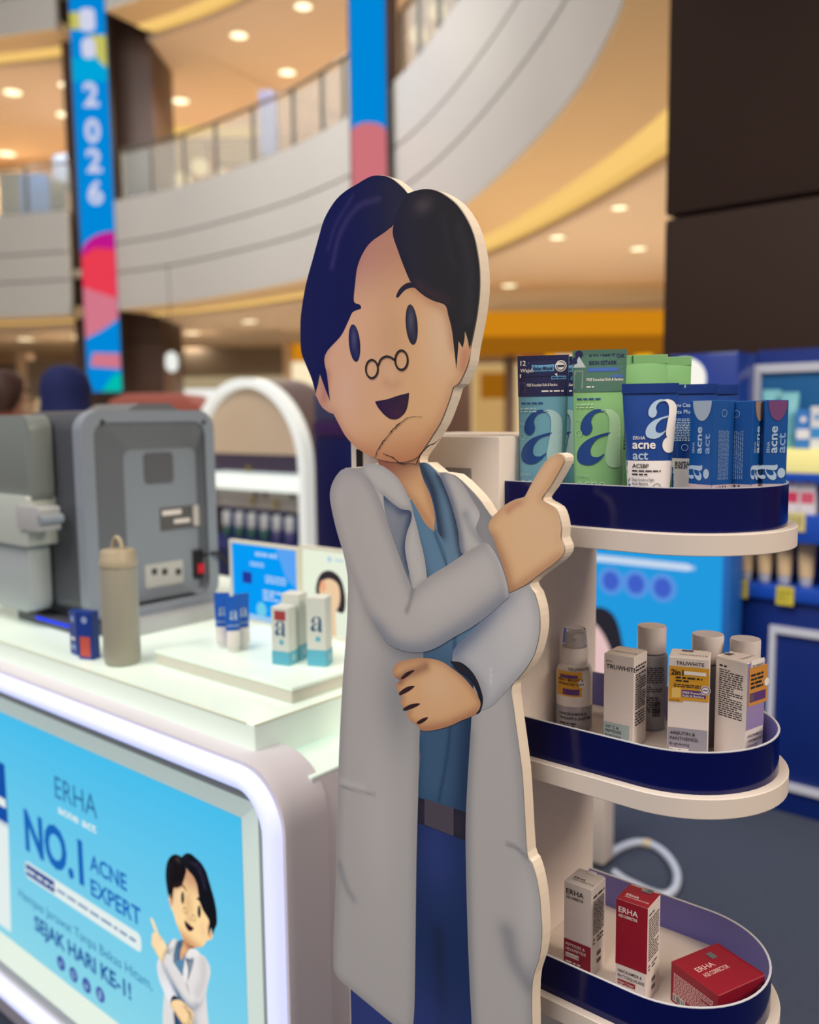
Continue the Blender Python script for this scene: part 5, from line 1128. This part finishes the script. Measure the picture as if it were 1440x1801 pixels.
def b1(t, w_, zz, mp):
    def cl(items): return items
    def clipc(cx, cz, rx, rz_): return poly([(max(-w_/2, min(w_/2, x)), z_) for (x, z_) in circ(cx, cz, rx, rz_, 40) ])
    wl = ledB('white', (224, 226, 250))
    for s_, py in (('2', 198), ('0', 258), ('2', 308), ('6', 362)): decal('numeral', [T(s_, 0, zz(py), (zz(py-38)-zz(py))/.70, 'c', bold=.03, wid=w_*.44)], mp(2), wl, t)
    decal('cyan_glow', [R(-w_/2, zz(158), w_/2, zz(118))], mp(1), ledB('cyan', (0, 176, 232)), t)
    decal('yellow_block', [R(-w_/2, zz(72), -w_*.2, zz(44)), poly([(w_*.02, zz(82)), (w_/2, zz(82)), (w_/2, zz(136)), (w_*.3, zz(126)), (w_*.12, zz(108))])], mp(2), ledB('yellow', (212, 206, 100)), t)
    decal('white_block', [poly(rrect(-w_*.22, zz(76), w_*.22, zz(38), .1, 4)), poly(rrect(-w_*.2, zz(120), w_*.2, zz(86), .12, 4)), poly(rrect(-w_*.22, zz(16), w_*.24, zz(-30), .1, 4))], mp(3), wl, t)
    hp = lambda cx, cz, rx, rz_: poly([p_ for p_ in circ(cx, cz, rx, rz_, 48)])
    decal('magenta_arc', [poly([(w_/2, zz(450)), (-w_*.45, zz(450))]+[(w_*.45-w_*.95*math.cos(a)*1.0, zz(450)+(zz(410)-zz(450))*math.sin(a)) for a in [PI/2*k/10 for k in range(11)]]+[(w_/2, zz(410))])], mp(1), ledB('magenta', (206, 26, 150)), t)
    decal('red_block', [poly([(-w_/2, zz(505)), (w_/2, zz(525)), (w_/2, zz(440)), (-w_*.1, zz(437)), (-w_/2, zz(452))])], mp(2), ledB('red', (250, 66, 88)), t)
    decal('pink_block', [poly([(-w_/2, zz(595)), (0, zz(580)), (w_/2, zz(560)), (w_/2, zz(512)), (-w_/2, zz(500))])], mp(1), ledB('pink', (226, 128, 148)), t)
    decal('pink_stripe', [poly([(-w_*.4, zz(643)), (w_/2, zz(648)), (w_/2, zz(622)), (-w_*.3, zz(620))])], mp(1), ledB('pink', (226, 128, 148)), t)
    decal('teal_block', [poly([(-w_*.1, zz(688)), (w_/2, zz(688)), (w_/2, zz(655)), (w_*.25, zz(660))])], mp(1), ledB('teal', (0, 204, 186)), t)
def b2(t, w_, zz, mp):
    decal('pink_arc', [poly([(-w_/2, zz(470)), (w_/2, zz(470)), (w_/2, zz(242))]+[(w_*.5*math.cos(a), zz(242)+(zz(226)-zz(242))*math.sin(a)) for a in [PI*k/12 for k in range(1, 12)]]+[(-w_/2, zz(242))])], mp(1), ledB('pink2', (222, 124, 132)), t)
banner('tall LED banner with white numerals 2026 on blue, at left', 146, 206, 19.0, 690, 16, b1)
banner('tall plain blue LED banner with pink curve above the standee', 622, 683, 12.4, 690, 13, b2)
# big dark column at right
pA = at(1163, 610, Y=3.75); big = thing('column', 'big dark brown clad column at the upper right', 'column', (pA.x+.75, 3.75, 0))
gz_ = at(1300, 362, Y=3.75).z
dbrown = mat('column_brown', (50, 36, 31), .6, noise=.06, nscale=3, spec=.2)
MB().box(-.75, .0, 0, .95, 1.2, gz_-.006).build('cladding_panel', dbrown, big, bevel=.018)
MB().box(-.75, .0, gz_+.006, .95, 1.2, 7.0).build('cladding_panel', dbrown, big, bevel=.018)
MB().box(-.70, .05, gz_-.06, .90, 1.15, gz_+.06).build('joint_recess', mat('pillar_joint', (30, 22, 20)), big)

# shops on the ground floor
def front(name, lab, px0, px1, D, pyt, parts):
    a, c2 = at(px0, 700, D=D), at(px1, 700, D=D); w_ = math.hypot(c2.x-a.x, c2.y-a.y)
    t = thing(name, lab, 'shop', ((a.x+c2.x)/2, (a.y+c2.y)/2, -.02), math.atan2(c2.y-a.y, c2.x-a.x))
    for (nm, x0, x1, y0, y1, dd, mt) in parts:
        u0 = (x0-px0)/(px1-px0)*w_-w_/2; u1 = (x1-px0)/(px1-px0)*w_-w_/2
        xm = (x0+x1)/2; z1_ = at(xm, y0, D=D).z+.02; z0_ = max(0, at(xm, y1, D=D).z+.02) if y1 < 1200 else 0
        MB().box(u0, dd, z0_, u1, dd+.5, z1_).build(nm, mt, t)
    return t
orE = emis('store_orange', (232, 150, 24), .75); orD = emis('store_amber', (196, 122, 24), .55); cream = emis('store_cream', (246, 214, 160), .8); crm2 = emis('store_glow', (255, 236, 196), 1.0); brn = mat('store_brown', (74, 54, 44), .5); mauve = mat('store_mauve', (156, 92, 104), .5)  # back wall and counter emit, standing in for the store's interior light
front('store', 'orange lit store beneath the balcony, right of the standee', 700, 1300, 15.5, 540,
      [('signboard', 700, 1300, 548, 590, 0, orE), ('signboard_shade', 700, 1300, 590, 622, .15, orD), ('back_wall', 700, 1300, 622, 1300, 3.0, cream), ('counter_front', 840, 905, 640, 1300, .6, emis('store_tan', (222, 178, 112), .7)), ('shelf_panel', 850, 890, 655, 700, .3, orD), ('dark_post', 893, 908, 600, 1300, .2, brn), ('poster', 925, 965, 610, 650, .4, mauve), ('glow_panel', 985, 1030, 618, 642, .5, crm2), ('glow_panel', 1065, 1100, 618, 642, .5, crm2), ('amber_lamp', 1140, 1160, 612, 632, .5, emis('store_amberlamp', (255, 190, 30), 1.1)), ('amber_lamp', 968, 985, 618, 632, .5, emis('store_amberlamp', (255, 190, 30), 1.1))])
grb = mat('shop_sign_grey', (104, 92, 78), .5); wl_ = emis('shop_white', (246, 246, 240), 1.0); bge = emis('shop_beige', (206, 184, 144), .62)  # beige walls and lintel emit, standing in for light inside the shops
front('store', 'shop with grey-brown sign band behind the white arch', 285, 640, 24.0, 610,
      [('sign_band', 292, 500, 612, 662, 0, grb), ('lintel', 285, 505, 662, 672, .1, bge), ('back_wall', 285, 640, 660, 1300, 2.0, bge), ('light_strip', 306, 384, 684, 706, .3, wl_), ('pier', 500, 512, 600, 1300, 0, mat('shop_pier', (196, 172, 146), .5)), ('orange_sign', 516, 532, 604, 634, .1, orE), ('glow_panel', 513, 560, 636, 680, .2, crm2)])
front('store', 'shop with dark brown opening at the far left', -120, 155, 24.0, 620,
      [('sign_band', 50, 150, 632, 700, 0, mat('shop_sign_taupe', (122, 108, 92), .5)), ('opening', -120, 32, 640, 1300, .2, mat('shop_dark', (92, 72, 60), .5)), ('pier', 32, 50, 620, 1300, 0, mat('shop_pier', (196, 172, 146))), ('back_wall', -120, 155, 640, 1300, 2.0, bge)])
q = at(302, 637, D=13.5); t = thing('lantern', 'white oval hanging lantern right of the brown pillar', 'lamp', (q.x, q.y, q.z-.15))
MB().lathe([(.02, 0), (.085, .05), (.10, .15), (.085, .26), (.02, .31)], 24).build('shade', emis('lantern_white', (240, 244, 236), 1.0), t, smooth=60)
zc = kz(Z2[0]-.03); MB().lathe([(.006, .31), (.006, zc-q.z+.15)], 8).build('cord', mat('cable_black', (24, 24, 28)), t)
q = at(803, 720, D=12.0); t = thing('post', 'dark brown square post right of the standee chin', 'post', (q.x, q.y, -.02), PSI)
MB().box(-.19, -.19, 0, .19, .19, kz(Z2[0]-.03)-.0).build('shaft', brown, t, bevel=.01)
# lit shop glimpses on the upper floor
def upper(lst):
    for (px, py, D, w_, h_, m_, nm, lab, grp) in lst:
        q = at(px, py, D=D); t = thing(nm, lab, 'fitting', (q.x, q.y, q.z-h_/2), math.atan2(RT.y, RT.x), grp)
        MB().prism(rrect(-w_/2, 0, w_/2, h_, min(w_, h_)*.2, 4), 0, .2, 'y').build('panel', m_, t)
        MB().box(-w_/2-.03, .2, -.03, w_/2+.03, .26, h_+.03).build('backing', brn, t)
goldE = emis('shop_gold', (255, 206, 120), .9)
upper([(385, 230, 22, 2.9, .25, goldE, 'light_strip', 'long golden light strip behind the upper glass balustrade', None), (322, 275, 23, 1.2, .7, emis('shop_warm', (224, 178, 116), .7), 'shop_display', 'warm lit shop panel behind the balustrade, left', 'lit panels on the upper floor'), (425, 268, 23, 1.2, .5, emis('shop_warm', (224, 178, 116), .7), 'shop_display', 'warm lit shop panel behind the balustrade, right', 'lit panels on the upper floor'),
       (470, 215, 18.6, .34, 1.3, mat('banner_lilac', (138, 142, 186), .5), 'standing_banner', 'slim lilac standing banner on the upper balcony', None), (60, 345, 24, .75, 1.2, mat('banner_navy', (40, 76, 128), .5), 'standing_banner', 'navy standing banner on the left upper balcony', None), (112, 300, 24.8, .6, .9, mat('panel_iceblue', (96, 112, 140), .5), 'shop_display', 'pale blue shop panel on the left upper balcony', None), (20, 345, 25, .7, 1.3, mat('panel_darkgreen', (54, 54, 44), .5), 'shop_display', 'dark green shop panel at the far left balcony', None), (95, 350, 24.6, .5, 1.0, mat('panel_darkgreen', (54, 54, 44)), 'shop_display', 'dark green shop panel beside the navy standing banner', None)])
for k, (px, py) in enumerate(((322, 318), (352, 294), (388, 312), (345, 345), (735, 62), (778, 60), (770, 20))):
    q = at(px, py, D=22 if px < 600 else 15); t = thing('globe_lamp', ['small warm globe lamp behind the balustrade, leftmost', 'small warm globe lamp behind the balustrade, highest', 'small warm globe lamp behind the balustrade, rightmost', 'small warm globe lamp behind the balustrade, lowest', 'globe lamp above the curved fascia, leftmost', 'globe lamp above the curved fascia, right one', 'globe lamp above the curved fascia, topmost'][k], 'lamp', q, 0, 'globe lamps on the upper floor')
    r_ = .011*(q-CAM).length*.8
    MB().lathe([(r_*math.sin(a)+.001, r_*math.cos(a)) for a in [PI-PI*j/10 for j in range(11)]], 16).build('globe', emis('globe_warm', (255, 226, 168), 1.1), t, smooth=60)
    MB().lathe([(.01, r_), (.01, r_+.08)], 8).build('stem', brn, t)

# ------------------------------------------------------------------ neighbouring booth things behind the counter
q0, q1 = at(548, 900, Y=3.6), at(350, 900, Y=3.6)
zA = at(455, 664, Y=3.6).z
ar = thing('arch_display', 'white arched display unit with shelves of bottles behind the scanning machine', 'display unit', ((q0.x+q1.x)/2, 3.6, 0))
aw = (q0.x-q1.x)/2; AX = (q0.x+q1.x)/2
def archpts(r, n=24): return [(r, 0)]+[(r*math.cos(a), zA-aw+r*math.sin(a)*1.0) for a in [PI*k/n for k in range(n+1)]]+[(-r, 0)]
Oa, Ia = archpts(aw), archpts(aw-.055)
MB().ring(Oa, Ia, -.05, .03).build('arch_frame', mat('arch_white', (232, 238, 236), .4, emit=.45), ar, smooth=40)
MB().prism(list(reversed(archpts(aw-.02))), .30, .33, 'y').build('back', mat('arch_back', (222, 202, 176), .6), ar)
_zs = at(455, 799, Y=3.6).z
MB().prism([(-aw+.057, _zs), (aw-.057, _zs)]+[((aw-.057)*math.cos(a), zA-aw+(aw-.057)*math.sin(a)) for a in [PI*k/20 for k in range(21)]], .0, .02, 'y').build('header', mat('arch_back', (222, 202, 176)), ar)
MB().ring(Oa, archpts(aw-.02), .031, .33).build('side', mat('arch_side', (110, 92, 92), .5), ar, smooth=40)
def az(py): return at(455, py, Y=3.6).z
MB().box(-aw+.056, .0, az(830), aw-.056, .29, az(800)).build('dark_tray', mat('arch_purple', (76, 68, 92), .5), ar)
sh1 = MB().box(-aw+.056, -.03, az(862), aw-.056, .29, az(835)).build('lit_shelf', mat('arch_lit', (240, 250, 244), .4, emit=.6), ar)
MB().box(-aw+.056, .10, az(900), aw-.056, .29, az(866)).build('price_board', mat('arch_grey', (176, 168, 162), .5), ar)
for k, px in enumerate((430, 446, 493, 508)):
    x = at(px, 870, Y=3.6).x-AX; MB().box(x-.012, .09, az(876), x+.012, .0995, az(866)).build('price_label', mat('port_dark', (58, 56, 58)), ar)
for k, px in enumerate((445, 424, 465)):
    x = at(px, 870, Y=3.6).x-AX; zz = (825, 885, 888)[k]; MB().box(x-.014, -.036 if k == 0 else .085, az(zz+6), x+.014, -.031 if k == 0 else .095, az(zz-6)).build('yellow_tag', mat('tag_olive', (168, 148, 40), .5), ar)
MB().box(-aw+.056, -.02, az(972), aw-.056, .29, az(952)).build('lower_shelf', mat('arch_blue', (52, 58, 130), .5), ar)
MB().box(-aw+.056, .15, az(950), aw-.056, .29, az(895)).build('blue_box_row', mat('arch_bluebox', (24, 48, 130), .5), ar)
MB().box(-aw+.056, 0, 0, aw-.056, .29, az(974)).build('base', navyD, ar)
ords = ('first', 'second', 'third', 'fourth', 'fifth', 'sixth')
for k in range(6):
    x = at(400+k*22, 930, Y=3.64).x
    t = thing('lotion_bottle', '%s lotion bottle from the left in the white arched unit' % ords[k], 'bottle', (x, 3.64, az(952)+.001), 0, 'bottles in the arched unit')
    hh = az(906)-az(952)
    MB().lathe([(.027, 0), (.030, .004), (.030, hh*.36), (.024, hh*.44)], 20).build('body', mat('lotion_green', (70, 112, 104), .35) if k < 4 else mat('lotion_violet', (96, 92, 142), .35), t, smooth=40)
    MB().lathe([(.027, hh*.44+.0005), (.029, hh*.5), (.029, hh*.95), (.024, hh)], 20).build('cap', mat('lotion_cap', (216, 220, 224), .35), t, smooth=40)
# navy kiosk beside the arch
q0, q1 = at(553, 800, Y=3.1), at(640, 800, Y=3.1); nzt = at(580, 690, Y=3.1).z; nz2 = at(580, 768, Y=3.1).z
nk = thing('kiosk', 'tall navy kiosk with purple upper band behind the standee', 'kiosk', ((q0.x+q1.x)/2, 3.1, 0)); hwk = (q1.x-q0.x)/2
MB().box(-hwk, 0, 0, hwk, .3, nz2).build('body', mat('kiosk_navy', (6, 14, 76), .35), nk, bevel=.01)
MB().box(-hwk-.005, -.004, nz2+.001, hwk+.005, .304, nz2+(nzt-nz2)*.35).build('purple_band', mat('kiosk_purple', (58, 28, 86), .4), nk, bevel=.004)
MB().box(-hwk, 0, nz2+(nzt-nz2)*.35+.001, hwk, .3, nzt).build('header', mat('kiosk_slate', (62, 66, 104), .35), nk, bevel=.01)
# salmon kiosk roof behind the machine
q0, q1 = at(205, 706, D=6.5), at(362, 706, D=6.5); w_ = math.hypot(q1.x-q0.x, q1.y-q0.y)
sk = thing('kiosk', 'distant kiosk with salmon red rounded top behind the scanning machine', 'kiosk', ((q0.x+q1.x)/2, (q0.y+q1.y)/2, 0), PSI)
zs_ = at(280, 693, D=6.5).z
MB().prism([(-w_/2, zs_-.16), (w_/2, zs_-.16), (w_/2, zs_-.1), (w_*.3, zs_), (-w_*.3, zs_), (-w_/2, zs_-.05)], -.2, .5, 'y').build('roof', mat('salmon', (170, 92, 80), .6), sk, bevel=.02)
MB().box(-w_/2+.02, -.15, 0, w_/2-.02, .45, zs_-.161).build('body', mat('kiosk_cream', (206, 190, 176), .5), sk)

# ------------------------------------------------------------------ two shoppers behind the counter, mostly hidden
def person(lab, px, D, headtop, skinc, topc, botc, hair, scarf, rz_):
    q = at(px, 700, D=D); zt_ = at(px, headtop, D=D).z; sc = zt_/1.70
    t = thing('person', lab, 'person', (q.x, q.y, 0), rz_)
    me = bpy.data.meshes.new('body')
    J = [(0, 0, .95, .15, .11), (0, 0, 1.15, .14, .10), (0, .01, 1.35, .17, .11), (0, .01, 1.46, .06, .06), (0, -.01, 1.53, .065, .07), (0, -.015, 1.60, .078, .095), (0, -.005, 1.655, .06, .075),
         (.19, .01, 1.41, .055, .055), (.24, .02, 1.15, .042, .042), (.25, -.05, .92, .032, .032), (.25, -.09, .82, .03, .018), (-.19, .01, 1.41, .055, .055), (-.24, .02, 1.15, .042, .042), (-.25, -.05, .92, .032, .032), (-.25, -.09, .82, .03, .018),
         (.10, 0, .88, .09, .09), (.11, -.01, .50, .06, .062), (.11, .01, .10, .042, .045), (.11, -.13, .03, .035, .025), (-.10, 0, .88, .09, .09), (-.11, -.01, .50, .06, .062), (-.11, .01, .10, .042, .045), (-.11, -.13, .03, .035, .025)]
    E_ = [(0, 1), (1, 2), (2, 3), (3, 4), (4, 5), (5, 6), (2, 7), (7, 8), (8, 9), (9, 10), (2, 11), (11, 12), (12, 13), (13, 14), (0, 15), (15, 16), (16, 17), (17, 18), (0, 19), (19, 20), (20, 21), (21, 22)]
    me.from_pydata([(x*sc, y*sc, z_*sc) for (x, y, z_, a, b_) in J], E_, [])
    o = bpy.data.objects.new('body_tmp', me); COL.objects.link(o)
    md = o.modifiers.new('s', 'SKIN'); 
    for v, j in zip(me.skin_vertices[0].data, J): v.radius = (j[3]*sc, j[4]*sc)
    me.skin_vertices[0].data[0].use_root = True
    o.modifiers.new('u', 'SUBSURF').levels = 2
    dg = bpy.context.evaluated_depsgraph_get(); m2 = bpy.data.meshes.new_from_object(o.evaluated_get(dg))
    bpy.data.objects.remove(o); m2.name = 'body'; m2.materials.clear()
    bo_ = link('body', m2, mat('skin_%d' % skinc[0], skinc, .5), t, 60)
    def wrap(nm, rows, mt, n=28):
        b_ = MB(); b_.loft([[(a*math.cos(2*PI*k/n)*sc, y0*sc+c9*math.sin(2*PI*k/n)*sc, z_*sc) for k in range(n)] for (z_, a, c9, y0) in rows]); return b_.build(nm, mt, t, smooth=60)
    wrap('top', [(.80, .20, .145, 0), (.95, .185, .14, 0), (1.15, .175, .13, 0), (1.34, .215, .135, .01), (1.42, .205, .12, .01), (1.475, .10, .09, .01), (1.48, .07, .075, .01)], mat('top_%d' % topc[0], topc, .7))
    for s_ in (-1, 1):
        b_ = MB(); b_.sweep([Vector((s_*x*sc, y*sc, z_*sc)) for (x, y, z_) in ((.17, .01, 1.43), (.21, .012, 1.36), (.245, .02, 1.15), (.253, -.03, .96))], [.075*sc, .072*sc, .058*sc, .05*sc], 16); b_.build('sleeve', mat('top_%d' % topc[0], topc), t, smooth=60)
        b_ = MB(); b_.sweep([Vector((s_*x*sc, y*sc, z_*sc)) for (x, y, z_) in ((.09, 0, .95), (.105, 0, .75), (.112, -.01, .5), (.112, .01, .08))], [.105*sc, .10*sc, .08*sc, .065*sc], 16); b_.build('trouser_leg', mat('bot_%d' % botc[0], botc, .7), t, smooth=60)
        MB().prism(rrect(s_*.11*sc-.045*sc, -.22*sc, s_*.11*sc+.045*sc, .07*sc, .04*sc, 5), 0, .07*sc, 'z').build('shoe', mat('shoe_dark', (40, 36, 38), .5), t, bevel=.012)
    for s_ in (-1, 1): MB().lathe([(.010*sc*math.sin(a)+.0005, .010*sc*math.cos(a)) for a in [PI-PI*j/6 for j in range(7)]], 10, (s_*.032*sc, -.108*sc, 1.605*sc)).build('eye', mat('eye_dark', (30, 24, 24), .3), bo_)
    MB().loft([[(a*math.cos(2*PI*k/8)*sc, (-.105-d9+.01*math.sin(2*PI*k/8))*sc, z_*sc) for k in range(8)] for (z_, a, d9) in ((1.565, .014, .012), (1.58, .012, .016), (1.61, .006, .0))]).build('nose', mat('skin_%d' % skinc[0], skinc), bo_)
    MB().box(-.022*sc, -.113*sc, 1.540*sc, .022*sc, -.09*sc, 1.548*sc).build('mouth', mat('mouth_red', (150, 70, 66), .5), bo_)
    n = 28; rows = []
    for (z_, rx, ry, y0) in (((1.40, .20, .15, .02), (1.46, .14, .13, .02), (1.53, .108, .125, .02), (1.60, .112, .132, .018), (1.66, .098, .118, .018), (1.70, .062, .08, .018), (1.715, .02, .03, .018)) if scarf else ((1.50, .075, .05, .06), (1.55, .092, .085, .035), (1.60, .098, .10, .025), (1.66, .088, .105, .015), (1.70, .055, .075, .012), (1.712, .02, .03, .012))):
        ring_ = []
        for k in range(n):
            a = 2*PI*k/n; x, y = rx*math.cos(a), ry*math.sin(a)
            if 1.48 < z_ < 1.65 and y < 0 and abs(x) < .075: y = max(y, -.060) if scarf else max(y, -.02)
            ring_.append((x*sc, (y+y0)*sc, z_*sc))
        rows.append(ring_)
    MB().loft(rows).build('headscarf' if scarf else 'hair', mat('scarf_navy', (14, 26, 84), .8) if scarf else mat('hair_brown', (62, 36, 30), .6), t, smooth=60)
    return t
person('person in a navy headscarf standing behind the scanning machine', 122, 4.2, 648, (190, 140, 110), (26, 34, 86), (40, 42, 56), None, True, PSI+PI*.85)
person('person with brown hair in a red top at the far left', 14, 4.6, 655, (196, 148, 118), (140, 52, 50), (50, 50, 60), None, False, PSI+PI*.9)

# a further LED banner on a pillar across the atrium, seen only as the blue sheen on the print
b = thing('led_banner', 'deep blue LED banner outside the frame, mirrored in the standee hair', 'banner', (-5.25, -3.75, 1.2), math.radians(135), 'led banners on the pillars')
MB().box(-.42, .0, 0, .42, .25, 6.0).build('cabinet', mat('led_cabinet', (18, 18, 22)), b)
MB().box(-.40, -.012, .02, .40, -.001, 5.98).build('screen', emis('led_deepblue', (34, 66, 255), 0.95), b)
